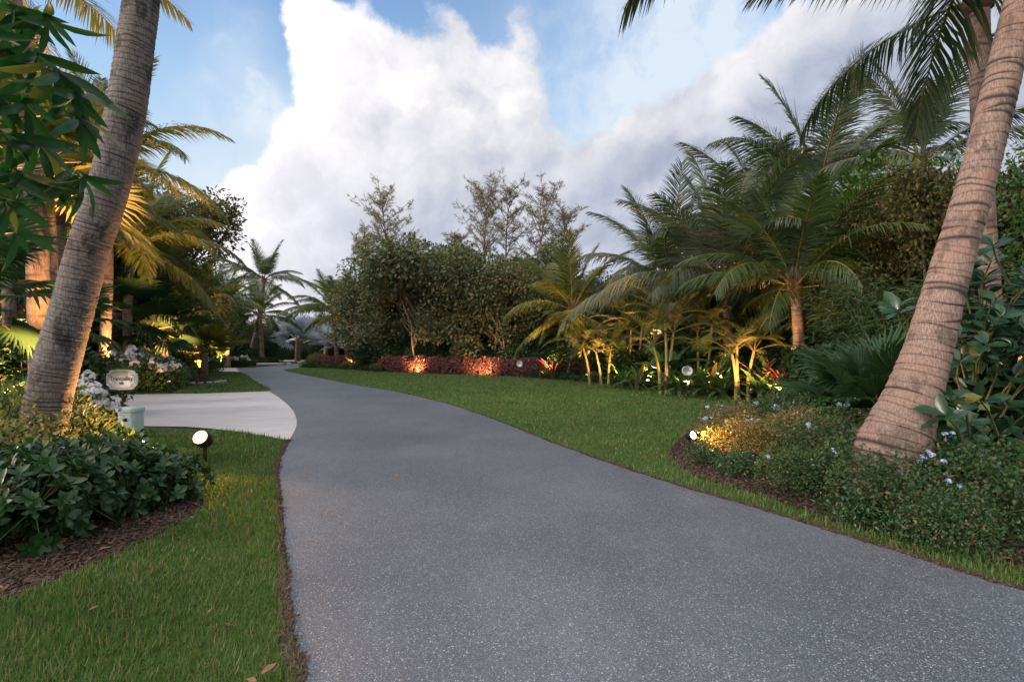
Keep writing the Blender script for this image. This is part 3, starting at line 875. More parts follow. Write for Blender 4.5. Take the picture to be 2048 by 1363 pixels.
def bases_mesh(seed, r, h, n=16):
    """ragged old leaf bases round the top of a palm trunk"""
    rg = np.random.default_rng(seed)
    mb = MB()
    for i in range(n):
        a = i * 2.4 + rg.uniform(-.2, .2); z = h * (i / n - .5)
        o = np.array([math.cos(a), math.sin(a), 0]); t = np.array([-math.sin(a), math.cos(a), 0])
        L = h * rg.uniform(.35, .6); wb = r * rg.uniform(.5, .8)
        pts = []
        for s_ in (0, .5, 1):
            c = o * (r * (.85 + .55 * s_)) + np.array([0, 0, z + L * s_])
            ww = wb * (1 - .72 * s_)
            pts += [c - t * ww, c + o * r * .12, c + t * ww]
        mb.add(pts, [[0, 1, 4, 3], [1, 2, 5, 4], [3, 4, 7, 6], [4, 5, 8, 7]])
    zs = np.linspace(-h * .6, h * .7, 6)
    mb.tube(np.stack([0 * zs, 0 * zs, zs], 1), np.array([.8, 1.1, 1.2, 1.1, .8, .3]) * r, 10)
    return mb.mesh('leaf_base', M['fiber'])

def palm(label, base, crown, Lf, nf=16, kind='coco', r=(.2, .13), seed=0, tm='trunk_s', emin=-18, emax=80, mid=None, name='coconut_palm',
         cat='palm tree', group=None, ring=.09, skip=None, az0=0.0, rows=.03, n=14, bases=True, flare=.06):
    rg = np.random.default_rng(seed + 100)
    nf = int(nf * 1.3)
    kr = .95 / math.sqrt(1 + (base[0] / max(base[1], 1)) ** 2)
    r = (r[0] * kr, r[1] * kr)
    b = Vector((base[0], base[1], 0.0)); c = Vector(crown)
    t = thing(name, label, cat, b, group=group)
    loc = c - b
    m = (loc * .5 + Vector((mid[0], mid[1], 0))) if mid else loc * .5 + Vector((rg.uniform(-.1, .1), 0, 0))
    part('trunk', trunk_mesh('trunk', [(0, 0, -.1), tuple(m), tuple(loc)], np.linspace(r[0], r[1], 4), M[tm], ring, rows, n, seed, flare), t)
    if bases:
        part('leaf_base', bases_mesh(seed, r[1] * 1.25, .5), t, loc)
    for i in range(nf):
        a = (i + .5) / nf
        e = emax + (emin - emax) * a ** 1.15 + rg.uniform(-7, 7)
        k = int(np.argmin([abs(e - x) for x in ELEV]))
        az = az0 + i * 2.39996 + rg.uniform(-.25, .25)
        if skip and skip(az % (2 * math.pi), e): continue
        s_ = Lf * rg.uniform(.85, 1.08) * (.9 if e > 74 else 1)
        kd = 'dry' if (kind != 'areca' and e < -12 and rg.random() < .35) else kind
        part('frond', FS[kd][k][rg.integers(2)], t, loc + Vector((0, 0, -.05 + .12 * (1 - a))), (rg.uniform(-.15, .15), 0 if k else 0, az), s_)
    return t

def fanpalm(label, base, crown, Rl, nf=14, kind='fan', r=.16, seed=0, emin=-35, emax=75, tm='trunk_s', name='fan_palm', group=None, trunk=True, azr=None):
    rg = np.random.default_rng(seed + 300)
    b = Vector((base[0], base[1], 0)); c = Vector(crown)
    t = thing(name, label, 'palm tree', b, group=group)
    loc = c - b
    if trunk:
        part('trunk', trunk_mesh('trunk', [(0, 0, -.1), tuple(loc * .5), tuple(loc)], [r * 1.15, r], M[tm], .08, .04, 12, seed), t)
    for i in range(nf):
        a = (i + .5) / nf
        e = emax + (emin - emax) * a + rg.uniform(-8, 8)
        az = i * 2.39996 + rg.uniform(-.25, .25)
        if azr: az = rg.uniform(*azr)
        part('fan_leaf', FAN[kind][rg.integers(3)], t, loc, (rg.uniform(-.3, .3) * (3 if kind == 'silver' else 1), -R(e), az), Rl * rg.uniform(.85, 1.1))
    return t

# the two big leaning trunks -------------------------------------------------
def leaning(label, name, pts, d, mat, seed, crown, Lf, kind, nf, skip=None, dark=.35, ring=.085):
    """pts: (px, py, radius px) up the trunk at distance d"""
    W = [Vector(P(px, py, dd)) for px, py, rp, dd in pts]
    base = Vector((W[0].x, W[0].y, 0))
    t = thing(name, label, 'palm tree', base)
    rad = [rp / F * dd / math.sqrt(1 + ((px - CX) / F) ** 2) for px, py, rp, dd in pts]
    loc = [tuple(v - base) for v in W]
    # radii evenly along the path
    path = smooth(np.array(loc), 10, False)
    s = np.concatenate([[0], np.cumsum(np.linalg.norm(np.diff(path, axis=0), axis=1))])
    keys = [s[min(10 * i, len(s) - 1)] for i in range(len(loc))]
    rr = np.interp(np.linspace(0, s[-1], 60), keys, rad)
    part('trunk', trunk_mesh('trunk', loc, rr, M[mat], ring, .007, 56, seed, 0, .032, dark), t)
    c = Vector(loc[-1])
    part('leaf_base', bases_mesh(seed, rad[-1] * 1.2, .7), t, c)
    rg = np.random.default_rng(seed)
    for i in range(nf):
        a = (i + .5) / nf
        e = 80 - 92 * a + rg.uniform(-6, 6)
        az = i * 2.39996 + rg.uniform(-.2, .2)
        if skip and skip(az % (2 * math.pi), e): continue
        k = int(np.argmin([abs(e - x) for x in ELEV]))
        part('frond', FS[kind][k][i % 2], t, c, (0, 0, az), Lf * rg.uniform(.9, 1.05))
    return t
leaning('thick leaning palm trunk with tan ringed bark rising out of the blue-flowered bed', 'coconut_palm',
        [(1775, 1000, 86, 4.6), (1786, 900, 80, 4.6), (1802, 850, 68, 4.6), (1822, 800, 59, 4.6), (1856, 700, 50, 4.6), (1886, 590, 45, 4.6), (1915, 490, 43, 4.6), (1946, 385, 42, 4.6),
         (1972, 290, 41, 4.6), (1996, 195, 41, 4.6), (2019, 100, 40, 4.6), (2045, 0, 39, 4.6), (2080, -130, 37, 4.6), (2115, -290, 35, 4.6), (2140, -420, 33, 4.6)],
        4.6, 'trunk_r', 3, None, 4.6, 'coco_grey', 14, dark=.25, ring=.075)
leaning('leaning palm trunk with dark grey ringed bark beside the left shrub bed', 'coconut_palm',
        [(76, 1010, 62, 5.0), (84, 900, 53, 5.0), (97, 800, 51, 5.0), (122, 700, 50, 5.0), (150, 600, 46, 5.0), (177, 500, 44, 5.0), (210, 400, 42, 5.0), (236, 300, 41, 5.0),
         (256, 200, 40, 5.0), (270, 100, 38, 5.0), (283, 0, 37, 5.0), (292, -130, 37, 5.0), (300, -280, 35, 5.0), (304, -430, 33, 5.0), (304, -580, 31, 5.0), (300, -720, 30, 5.0)],
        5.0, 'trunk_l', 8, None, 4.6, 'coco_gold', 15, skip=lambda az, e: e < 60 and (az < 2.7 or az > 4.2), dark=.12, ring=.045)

# ------------------------------------------------------------------ coconut palms
def gxy(px, d): return ((px - CX) / F * d, d)
palm('propped coconut palm with a ragged brown collar right of the oval sign', gxy(1600, 14.6), P(1590, 575, 14.6), 3.9, 17, 'coco', (.2, .17), 1, emin=-8, mid=(.05, 0))
palm('slimmer coconut palm close behind the propped palm', gxy(1652, 17.2), P(1645, 545, 17.2), 4.6, 14, 'coco', (.22, .18), 2, emin=0)
palm('tallest coconut palm with upright fronds against the grey cloud', gxy(1650, 21), P(1636, 400, 21), 5.8, 17, 'coco_grey', (.22, .16), 3, emin=5)
palm('coconut palm with a curtain of drooping grey fronds over the cane palms', gxy(1462, 17.8), P(1450, 580, 17.8), 5.2, 19, 'coco_grey', (.22, .18), 4, emin=14)
palm('coconut palm at the left end of the grey frond group', gxy(1345, 21), P(1335, 570, 21), 4.9, 15, 'coco_grey', (.22, .18), 6, emin=8)
palm('coconut palm crown behind, between the grey palm and the tallest palm', gxy(1500, 23), P(1520, 450, 23), 5.0, 13, 'coco_grey', (.22, .16), 7, emin=0)
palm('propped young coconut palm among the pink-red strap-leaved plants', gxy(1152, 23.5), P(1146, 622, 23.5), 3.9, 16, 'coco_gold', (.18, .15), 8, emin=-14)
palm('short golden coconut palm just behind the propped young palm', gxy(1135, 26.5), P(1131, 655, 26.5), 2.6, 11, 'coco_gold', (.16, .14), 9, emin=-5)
palm('coconut palm with a pale trunk near the bend of the lane', gxy(710, 38), P(702, 648, 38), 4.7, 15, 'coco_gold', (.22, .17), 10, emin=12)
palm('darker coconut palm with its trunk behind the palm at the bend', gxy(676, 41), P(668, 628, 41), 4.7, 14, 'coco', (.2, .17), 11, emin=14)
palm('far coconut palm standing alone against the pale sky with a leaning trunk', gxy(496, 45), P(528, 562, 45), 3.9, 19, 'coco_grey', (.24, .17), 12, emin=-18, mid=(.2, 0))
palm('coconut palm with hanging fronds behind the thick leaning trunk', gxy(2005, 8.2), P(1957, -10, 8.2), 3.6, 13, 'coco_grey', (.2, .2), 13, emin=8, tm='trunk_r', ring=.08, rows=.02, n=24)
palm('coconut palm rising behind the leafy tree next to the thick leaning trunk', gxy(1850, 17.5), P(1840, 330, 17.5), 4.2, 9, 'coco_grey', (.2, .16), 14, emin=25)
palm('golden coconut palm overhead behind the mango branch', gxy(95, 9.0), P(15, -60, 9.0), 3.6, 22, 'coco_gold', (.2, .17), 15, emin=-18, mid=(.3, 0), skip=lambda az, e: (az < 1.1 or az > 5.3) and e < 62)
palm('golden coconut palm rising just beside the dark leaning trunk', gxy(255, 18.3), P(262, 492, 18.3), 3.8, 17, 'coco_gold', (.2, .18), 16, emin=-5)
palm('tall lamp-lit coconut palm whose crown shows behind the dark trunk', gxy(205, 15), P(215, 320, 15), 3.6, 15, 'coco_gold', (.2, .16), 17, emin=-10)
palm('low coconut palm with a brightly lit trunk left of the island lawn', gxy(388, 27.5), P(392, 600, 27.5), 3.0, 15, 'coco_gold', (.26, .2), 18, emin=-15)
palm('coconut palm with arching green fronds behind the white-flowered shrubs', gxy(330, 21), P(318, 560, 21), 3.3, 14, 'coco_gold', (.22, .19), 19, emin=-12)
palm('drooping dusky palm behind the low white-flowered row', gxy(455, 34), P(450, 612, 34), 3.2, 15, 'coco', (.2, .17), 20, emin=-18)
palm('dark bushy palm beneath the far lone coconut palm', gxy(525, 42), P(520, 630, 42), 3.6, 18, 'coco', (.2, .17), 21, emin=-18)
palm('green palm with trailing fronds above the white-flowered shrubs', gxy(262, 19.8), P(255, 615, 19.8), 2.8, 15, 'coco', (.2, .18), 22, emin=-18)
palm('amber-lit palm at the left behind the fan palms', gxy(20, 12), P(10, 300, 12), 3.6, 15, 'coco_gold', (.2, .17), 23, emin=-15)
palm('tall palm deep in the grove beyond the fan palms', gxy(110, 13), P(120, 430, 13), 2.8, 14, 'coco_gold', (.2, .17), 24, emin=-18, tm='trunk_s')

# fan palms
fanpalm('broad green fan palm at the foot of the thick leaning trunk', gxy(1748, 7.6), P(1750, 832, 7.6), .80, 20, 'fan', .12, 1, emin=-20, emax=80)
fanpalm('fan palm glowing gold behind the mango branch', gxy(85, 8.2), P(70, 330, 8.2), 1.0, 14, 'fan_gold', .14, 2)
fanpalm('dark low fan palm between the mango branch and the yellow-green shrub', gxy(-90, 6.6), P(-80, 590, 6.6), .8, 13, 'fan', .14, 3, emin=-40)
fanpalm('green fan palm behind the white-flowered shrubs', gxy(225, 18.6), P(235, 625, 18.6), 1.4, 16, 'fan', .15, 4)
fanpalm('second green fan palm nearer the lit trunk', gxy(305, 19.6), P(300, 660, 19.6), 1.3, 15, 'fan', .15, 5)
fanpalm('low lamp-lit fan palm at the base of the brightly lit trunk', gxy(408, 25.5), P(410, 705, 25.5), 1.2, 11, 'fan_gold', .15, 6, emin=0)
fanpalm('silver fan palm in the lane-end turf with a dark trunk', gxy(595, 48), P(596, 682, 48), 1.45, 17, 'silver', .22, 7, emin=-5, emax=82)
fanpalm('silver fan palm to the rear, partly behind the palm at the bend', gxy(650, 52), P(655, 672, 52), 1.4, 14, 'silver', .2, 8, emin=-20, emax=75)
fanpalm('silver fan palm low beside the darker palm trunk', gxy(694, 46), P(694, 688, 46), 1.3, 14, 'silver', .2, 9, emin=-20, emax=75)
fanpalm('amber-lit fan palm in the grove beside the dark leaning trunk', gxy(112, 12.6), P(112, 640, 12.6), 1.0, 13, 'fan', .15, 10, emin=-30)

# cane palms in the right bed
def canepalm(label, d, stems, seed, Lf=1.5, group=None):
    rg = np.random.default_rng(seed)
    b = gxy(stems[0][0], d)
    t = thing('cane_palm', label, 'palm', (b[0], b[1], 0), group=group)
    for (px0, pxt, pyt) in stems:
        c = Vector(P(pxt, pyt, d)) - Vector((b[0], b[1], 0))
        s = Vector((gxy(px0, d)[0] - b[0], 0, -.05))
        mid = (s + c) * .5 + Vector(((s.x - c.x) * .15, rg.uniform(-.1, .1), 0))
        part('cane', trunk_mesh('cane', [tuple(s), tuple(mid), tuple(c)], [.062, .045, .035], M['cane'], .14, .05, 8, seed), t)
        for i in range(8):
            e = 72 - 62 * (i / 7) + rg.uniform(-8, 8)
            k = int(np.argmin([abs(e - x) for x in ELEV]))
            part('frond', FS['areca'][k][i % 2], t, c, (rg.uniform(-.2, .2), 0, i * 2.4 + rg.uniform(-.3, .3)), Lf * rg.uniform(.85, 1.1))
    return t
canepalm('two-stemmed cane palm nearest the propped young palm', 19.5, [(1203, 1192, 705), (1217, 1222, 700), (1180, 1165, 690)], 1, 1.55)
canepalm('cane palm with two thick golden stems left of the oval sign', 15.6, [(1322, 1307, 690), (1338, 1347, 665), (1332, 1330, 640)], 2, 1.7)
canepalm('pair of slender cane palm stems right of the oval sign', 13.9, [(1472, 1464, 708), (1496, 1508, 702), (1478, 1474, 690)], 3, 1.3)
canepalm('shaded cane palm behind the oval sign', 17.5, [(1400, 1395, 660), (1416, 1424, 650)], 4, 1.7)
canepalm('cane palm deep between the two golden groups', 20.5, [(1262, 1262, 660), (1275, 1285, 650)], 5, 1.8)

# ------------------------------------------------------------------ broadleaf trees
def limbs(seed, H, spread, th=.35, n1=5, n2=4, lean=(0, 0), r0=.16, gnarl=.25):
    rg = np.random.default_rng(seed)
    mb = MB(); tips = []
    def grow(p, d, L, r, lev):
        k = 5
        pts = [p.copy()]
        dd = d.copy()
        for i in range(k):
            dd = dd + rg.normal(0, gnarl * .35, 3) + np.array([0, 0, .05])
            dd /= np.linalg.norm(dd)
            pts.append(pts[-1] + dd * L / k)
        rr = np.linspace(r, r * .6, k + 1)
        mb.tube(pts, rr, 8 if lev == 0 else 5, False)
        if lev == 2:
            tips.append((pts[-1], L)); tips.append((pts[3], L * .8))
            return
        nb = (n1, n2)[lev]
        for j in range(nb):
            q = pts[-1 - (j % 3 if lev else j % 2)]
            a = rg.uniform(0, 2 * math.pi) if lev else 2 * math.pi * j / nb + rg.uniform(-.4, .4)
            out = np.array([math.cos(a), math.sin(a), 0]) * spread * rg.uniform(.6, 1.2)
            nd = dd * rg.uniform(.5, 1.0) + out * (.9 if lev else 1.0) + np.array([0, 0, rg.uniform(.1, .7)])
            nd /= np.linalg.norm(nd)
            grow(q.copy(), nd, H * rg.uniform(.26, .38) * (1 if lev == 0 else .62), r * .55, lev + 1)
    d0 = np.array([lean[0], lean[1], 1.0]); d0 /= np.linalg.norm(d0)
    grow(np.zeros(3), d0, H * th, r0, 0)
    return mb, tips

def crown_mesh(tips, nper, cr, size, mat, tpl=(RH_V, RH_F), up=.5, name='crown', flat=.75, seed=0):
    global rng
    rg = rng
    mb = MB()
    T, X, Z = [], [], []
    for c, L in tips:
        n = int(nper * rg.uniform(.6, 1.35))
        v = randdir(n) * (rg.uniform(.25, 1, n) ** .5)[:, None] * cr * rg.uniform(.7, 1.25)
        v[:, 2] *= flat
        T.append(np.asarray(c) + v)
        o = v / (np.linalg.norm(v, axis=1, keepdims=True) + 1e-6)
        X.append(o + randdir(n) * .9)
        Z.append(o * .6 + np.array([0, 0, up]) + randdir(n) * .5)
    T, X, Z = map(np.concatenate, (T, X, Z))
    mb.scatter(tpl[0], tpl[1], T, X, Z, size * rng.uniform(.65, 1.3, len(T)))
    return mb.mesh(name, mat)

def tree_kind(seed, H, spread, nper, cr, size, mat, bark, **kw):
    mb, tips = limbs(seed, H, spread, **kw)
    rg = np.random.default_rng(seed + 9)
    for _ in range(24):
        a = rg.uniform(0, 6.28); q = rg.uniform(.3, 1) ** .6 * H * .34
        tips.append((np.array([math.cos(a) * q, math.sin(a) * q, rg.uniform(.12, .62) * H]), 1))
    if kw.get('th', .35) < .3:
        pass
    return (mb.mesh('trunk', bark, True), crown_mesh(tips, nper, cr, size, mat))
TK = {
    'grape': tree_kind(3, 8.5, .75, 300, 1.0, .20, M['grape'], M['paletwig'], th=.2, r0=.16),
    'grape2': tree_kind(14, 8.0, .8, 270, 1.0, .19, M['grape'], M['paletwig'], th=.25, r0=.15),
    'dark': tree_kind(5, 7.5, .8, 330, 1.15, .17, M['dark'], M['twig'], th=.22, r0=.15),
    'dark2': tree_kind(6, 7.0, .9, 330, 1.15, .17, M['dark'], M['twig'], th=.2, r0=.14),
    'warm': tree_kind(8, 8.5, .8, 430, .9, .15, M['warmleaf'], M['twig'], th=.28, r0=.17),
    'green': tree_kind(9, 7.0, .7, 420, .95, .13, M['brightgreen'], M['twig'], th=.25, r0=.15),
}
def tree(kind, label, px, d, H, seed=0, group=None, cat='tree', name='broadleaf_tree', wide=1.0):
    x, y = gxy(px, d)
    t = thing(name, label, cat, (x, y, 0), rotz=seed * 1.7, group=group)
    me_t, me_c = TK[kind]
    base = {'grape': 8.5, 'grape2': 8.0, 'dark': 7.5, 'dark2': 7.0, 'warm': 8.5, 'green': 7.0}[kind]
    s = H / base
    part('trunk', me_t, t, scale=(s * wide, s * wide, s))
    part('crown', me_c, t, scale=(s * wide, s * wide, s), kind='stuff')
    return t
tree('grape', 'large sea grape tree with pale twisting limbs under the left casuarina', 838, 31, 10.8, 1, name='sea_grape_tree', wide=1.0)
tree('grape2', 'sea grape tree with leggy pale stems right beside the largest one', 930, 30, 9.0, 2, name='sea_grape_tree')
tree('grape2', 'lower sea grape tree beside the palms at the bend', 765, 35, 8.2, 5, name='sea_grape_tree')
tree('grape', 'sea grape tree behind the middle of the red hedge', 1005, 29, 8.2, 7, name='sea_grape_tree')
tree('dark2', 'dark rounded tree left of the propped young palm', 1078, 28, 6.0, 3, name='sea_grape_tree')
tree('grape2', 'rounded green tree under the twin casuarina tops', 1090, 36, 10.4, 4, name='sea_grape_tree')
tree('dark', 'leafy tree between the young palm and the grey palms', 1215, 30, 7.4, 6)
tree('dark', 'dark tree tucked behind the cane palms', 1290, 26, 5.6, 8)
tree('dark2', 'dark tree behind the grey drooping palm', 1430, 24, 6.4, 9)
tree('dark', 'dark tree behind the propped palm', 1590, 21, 6.4, 10)
tree('dark2', 'dark tree filling the gap behind the slimmer palm', 1700, 19, 6.4, 11)
tree('green', 'bright green leafy tree reaching above the bamboo', 1790, 15.5, 8.2, 2, wide=.85)
tree('warm', 'leafy tree with ochre twigs behind the thick leaning trunk', 1890, 12.5, 7.2, 3, wide=.7)
tree('dark', 'dark tree at the end of the right-hand bed', 2080, 12, 7.4, 5, wide=.8)
tree('green', 'tall green tree over the far end of the right-hand bed', 2200, 10.5, 7.6, 6, wide=.7)
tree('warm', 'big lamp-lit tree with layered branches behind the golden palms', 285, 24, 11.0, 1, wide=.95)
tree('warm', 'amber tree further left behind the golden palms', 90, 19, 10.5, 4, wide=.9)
tree('green', 'round deep green tree beyond the lit palm trunk', 375, 33, 8.2, 3, wide=.8)
tree('green', 'smaller green tree between the round tree and the lone palm', 445, 40, 7.0, 7, wide=.75)
tree('dark', 'dark tree deep in the left grove', 180, 26, 8.5, 8)
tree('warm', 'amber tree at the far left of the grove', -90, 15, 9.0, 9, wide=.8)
for i, (px, d, h, k) in enumerate([(560, 60, 6, 'dark'), (640, 62, 6.5, 'dark2'), (720, 55, 7, 'dark'), (800, 48, 7.5, 'dark2'), (880, 45, 7.5, 'dark'), (960, 44, 7, 'dark2'),
                                   (1040, 42, 7.5, 'dark'), (1130, 46, 9.0, 'dark'), (1230, 42, 8.5, 'dark2'), (1340, 34, 8.0, 'dark2'), (1480, 32, 7.5, 'dark'), (1600, 28, 7.8, 'dark'),
                                   (1740, 25, 8, 'dark2'), (1880, 21, 8.5, 'dark'), (480, 62, 6, 'dark2'), (420, 52, 7, 'dark'), (330, 42, 7, 'dark2'), (240, 36, 7.5, 'dark'), (100, 32, 8, 'dark2'), (-60, 26, 8, 'dark'),
                                   (2050, 18, 8, 'dark2'), (2250, 16, 8, 'dark'), (-250, 20, 8, 'dark2')]):
    tree(k, 'dark leafy background tree ' + near(px), px, d, h, i, group='trees of the background woodland', name='woodland_tree')

# thin pale slanting stems in the wood
for i, (x0, x1, y1, d) in enumerate([(848, 800, 575, 29.5), (858, 838, 610, 29.3), (868, 872, 560, 29.6), (835, 818, 640, 28.5), (990, 992, 610, 27), (1012, 1000, 640, 26.5), (905, 915, 630, 28), (945, 940, 640, 28)]):
    x, y = gxy(x0, d)
    t = thing('sapling', 'thin bare slanting stem among the sea grape trees', 'tree', (x, y, 0), group='thin stems among the sea grapes')
    e = Vector(P(x1, y1, d)) - Vector((x, y, 0))
    mb = MB(); a = np.linspace(0, 1, 8)
    pts = np.outer(a, np.array(e)) + np.stack([np.sin(a * 5 + i) * .12 * a, np.cos(a * 4) * .1 * a, 0 * a], 1)
    mb.tube(pts, np.linspace(.06, .03, 8), 6, False)
    br = MB()
    for j in range(5):
        p0 = pts[3 + j % 4]; dr = np.array([random.uniform(-1, 1), random.uniform(-.5, .5), random.uniform(.5, 1.2)])
        br.tube([p0, p0 + dr * .4, p0 + dr * .8 + np.array([0, 0, .2])], [.025, .018, .008], 4, False)
    part('stem', mb.mesh('stem', M['paletwig'], True), t)
    part('twig', br.mesh('twig', M['paletwig'], True), t, kind='stuff')

# casuarinas
def casuarina(label, px, d, top_px, top_py, seed, wid=1.0, nl=26, start=.35, lean=0.0):
    rg = np.random.default_rng(seed)
    x, y = gxy(px, d)
    t = thing('casuarina_tree', label, 'tree', (x, y, 0))
    top = np.array(P(top_px, top_py, d)) - np.array([x, y, 0])
    a = np.linspace(0, 1, 14)
    pts = np.outer(a, top) + np.stack([np.sin(a * 4 + seed) * .5 * a, 0 * a, 0 * a], 1)
    mb = MB(); mb.tube(pts, np.linspace(.16, .02, 14), 6, False)
    bm_ = MB(); T, X = [], []
    for i in range(nl):
        s = start + (1 - start) * (i / nl) ** .9
        p0 = np.array([np.interp(s, a, pts[:, k]) for k in range(3)])
        az = i * 2.4 + rg.uniform(-.5, .5)
        L = wid * rg.uniform(.5, 1.9) * (1.25 - s) * 4.6
        L = min(L, 2.9)
        d0 = np.array([math.cos(az), math.sin(az) * .7, rg.uniform(.5, 1.7)]); d0 /= np.linalg.norm(d0)
        q = [p0 + d0 * L * u + np.array([0, 0, .18 * L * u * u]) for u in np.linspace(0, 1, 6)]
        bm_.tube(q, np.linspace(.035, .008, 6), 4, False)
        for u in np.linspace(.25, 1, 7):
            pp = p0 + d0 * L * u
            for _ in range(rg.integers(1, 4)):
                az2 = rg.uniform(0, 6.28)
                d1 = np.array([math.cos(az2), math.sin(az2), rg.uniform(.2, 1.0)]); d1 /= np.linalg.norm(d1)
                L1 = rg.uniform(.3, .75)
                bm_.tube([pp, pp + d1 * L1], [.010, .005], 3, False)
                nn = 26
                uu = rg.uniform(.1, 1, nn)
                T.append(pp + d1 * (L1 * uu)[:, None])
                X.append(np.tile(d1 * .5, (nn, 1)) + rg.normal(0, .6, (nn, 3)) + np.array([0, 0, -.15]))
    T = np.concatenate(T); X = np.concatenate(X)
    fo = MB()
    nv = np.array([[0, -.03, 0], [0, .03, 0], [1, 0, -.1]])
    fo.scatter(nv, [np.array([[0, 1, 2]])], T, X, randdir(len(T)), rg.uniform(.16, .34, len(T)), 1.6)
    part('trunk', mb.mesh('trunk', M['twig'], True), t)
    part('branch', bm_.mesh('branch', M['twig']), t, kind='stuff')
    part('foliage', fo.mesh('foliage', M['cas']), t, kind='stuff')
casuarina('feathery casuarina standing above the large sea grape', 800, 40, 775, 400, 1, 1.0, 30, .5)
casuarina('wispy low casuarina branch left of the large sea grape', 745, 40, 735, 483, 2, .7, 16, .7)
casuarina('small casuarina tip right of the large sea grape', 905, 42, 905, 473, 5, .5, 12, .72)
casuarina('dense taller casuarina, the left one of the twin tops', 985, 40, 968, 388, 3, 1.15, 40, .42)
casuarina('slender casuarina leader close to the dense taller casuarina', 1000, 41, 1030, 378, 8, .75, 22, .55)
casuarina('open casuarina with a long spreading side branch', 1058, 40, 1082, 395, 4, 1.0, 26, .5)
casuarina('spreading casuarina side leader reaching over the rounded tree', 1068, 41, 1138, 425, 6, .8, 18, .6)
# lone tufted stem
x, y = gxy(430, 42)
t = thing('papaya_tree', 'tiny tufted tree on a bare thin stem left of the lone palm', 'tree', (x, y, 0))
mb = MB(); mb.tube([(0, 0, 0), (.1, 0, 5), (0, 0, 8.9)], [.08, .06, .04], 6)
part('stem', mb.mesh('stem', M['paletwig'], True), t)
part('crown', crown_mesh([((0, 0, 9.0), 1)] * 2, 160, .42, .16, M['grape']), t, kind='stuff')

# bamboo mass
def bamboo(label, px, d, H, wid, seed):
    rg = np.random.default_rng(seed)
    x, y = gxy(px, d)
    t = thing('bamboo', label, 'bamboo', (x, y, 0))
    mb = MB(); T, X = [], []
    for i in range(46):
        a = rg.uniform(0, 6.28); r_ = rg.uniform(0, .6)
        p0 = np.array([math.cos(a) * r_, math.sin(a) * r_, 0])
        o = np.array([math.cos(a), math.sin(a), 0]) * wid * rg.uniform(.4, 1.2)
        hh = H * rg.uniform(.6, 1.05)
        us = np.linspace(0, 1, 8)
        q = np.stack([p0 + o * u ** 2.2 + np.array([0, 0, hh * (u - .28 * u ** 3.5)]) for u in us])
        mb.tube(q, np.linspace(.02, .005, 8), 4, False)
        nn = 130
        uu = rg.uniform(.12, 1, nn)
        pp = np.stack([np.interp(uu, us, q[:, k]) for k in range(3)], 1) + rg.normal(0, .22, (nn, 3))
        T.append(pp); xx = rg.normal(0, 1, (nn, 3)); xx[:, 2] = -abs(xx[:, 2]) * .5; X.append(xx + o * .5)
    T = np.concatenate(T); X = np.concatenate(X)
    fo = MB(); fo.scatter(np.array([[0, 0, 0], [.35, .07, .02], [1, 0, -.1], [.35, -.07, .02]]), RH_F, T, X, randdir(len(T), .6), rg.uniform(.16, .30, len(T)))
    part('culm', mb.mesh('culm', M['greentwig']), t, kind='stuff')
    part('foliage', fo.mesh('foliage', M['bamboo']), t, kind='stuff')
bamboo('arching bamboo clump left of the thick leaning trunk', 1790, 11.5, 4.0, 1.5, 1)
bamboo('denser bamboo clump nearest the slimmer palm', 1730, 13.5, 4.0, 1.6, 2)
bamboo('bamboo clump beyond the thick leaning trunk', 1990, 11, 4.2, 1.5, 3)

# ------------------------------------------------------------------ shrubs
def shrub_meshes(rx, rz, n, size, mat, tpl, stem, seed, whorl=False, lumps=9, up=.35, twigs=14):
    rg = np.random.default_rng(seed)
    # lumpy dome made of overlapping balls of foliage
    cs = []
    for i in range(lumps):
        a = i * 2.4; q = math.sqrt((i + .5) / lumps)
        cs.append((math.cos(a) * rx * q * .72, math.sin(a) * rx * q * .72, rz * (.62 - .30 * q) + rg.uniform(-.05, .08) * rz, rx * rg.uniform(.34, .5)))
    mbf, mbt = MB(), MB()
    T, X, Z = [], [], []
    for (cx, cy, cz, cr) in cs:
        mbt.tube([(0, 0, 0), (cx * .5, cy * .5, cz * .55), (cx, cy, cz)], [.012, .010, .006], 5, False)
        k = n // lumps
        if whorl:
            k = max(1, k // 7)
        v = randdir(k, .25)
        rr = cr * rg.uniform(.55, 1.12, k) ** .6
        p = np.array([cx, cy, cz]) + v * rr[:, None] * np.array([1, 1, rz / rx * 1.05])
        p[:, 2] = np.maximum(p[:, 2], size * .5)
        if whorl:
            for pi, vi in zip(p, v):
                ax = vi + np.array([0, 0, .5]); ax /= np.linalg.norm(ax)
                u1 = np.cross(ax, [0, .3, 1.0]); u1 /= np.linalg.norm(u1); u2 = np.cross(ax, u1)
                aa = np.arange(7) * 2.4 + rg.uniform(0, 6)
                lift = np.linspace(1.1, .15, 7)
                dd = np.cos(aa)[:, None] * u1 + np.sin(aa)[:, None] * u2
                T.append(pi - ax * np.linspace(0, .35, 7)[:, None] * size)
                X.append(dd + ax * lift[:, None]); Z.append(np.tile(ax, (7, 1)) + rg.normal(0, .15, (7, 3)))
            for pi in p[::3]:
                mbt.tube([(cx, cy, cz), tuple(pi)], [.005, .003], 4, False)
        else:
            T.append(p); X.append(v * .7 + randdir(k) * .9); Z.append(v * .6 + np.array([0, 0, up]) + randdir(k) * .5)
            for pi in p[::max(1, k // 4)]:
                mbt.tube([(cx, cy, cz), tuple(pi * 1.04)], [.005, .002], 3, False)
    T, X, Z = map(np.concatenate, (T, X, Z))
    mbf.scatter(tpl[0], tpl[1], T, X, Z, size * rg.uniform(.7, 1.25, len(T)))
    return mbt.mesh('stem', stem), mbf.mesh('foliage', mat), (T, X, Z)
RH = (RH_V, RH_F)
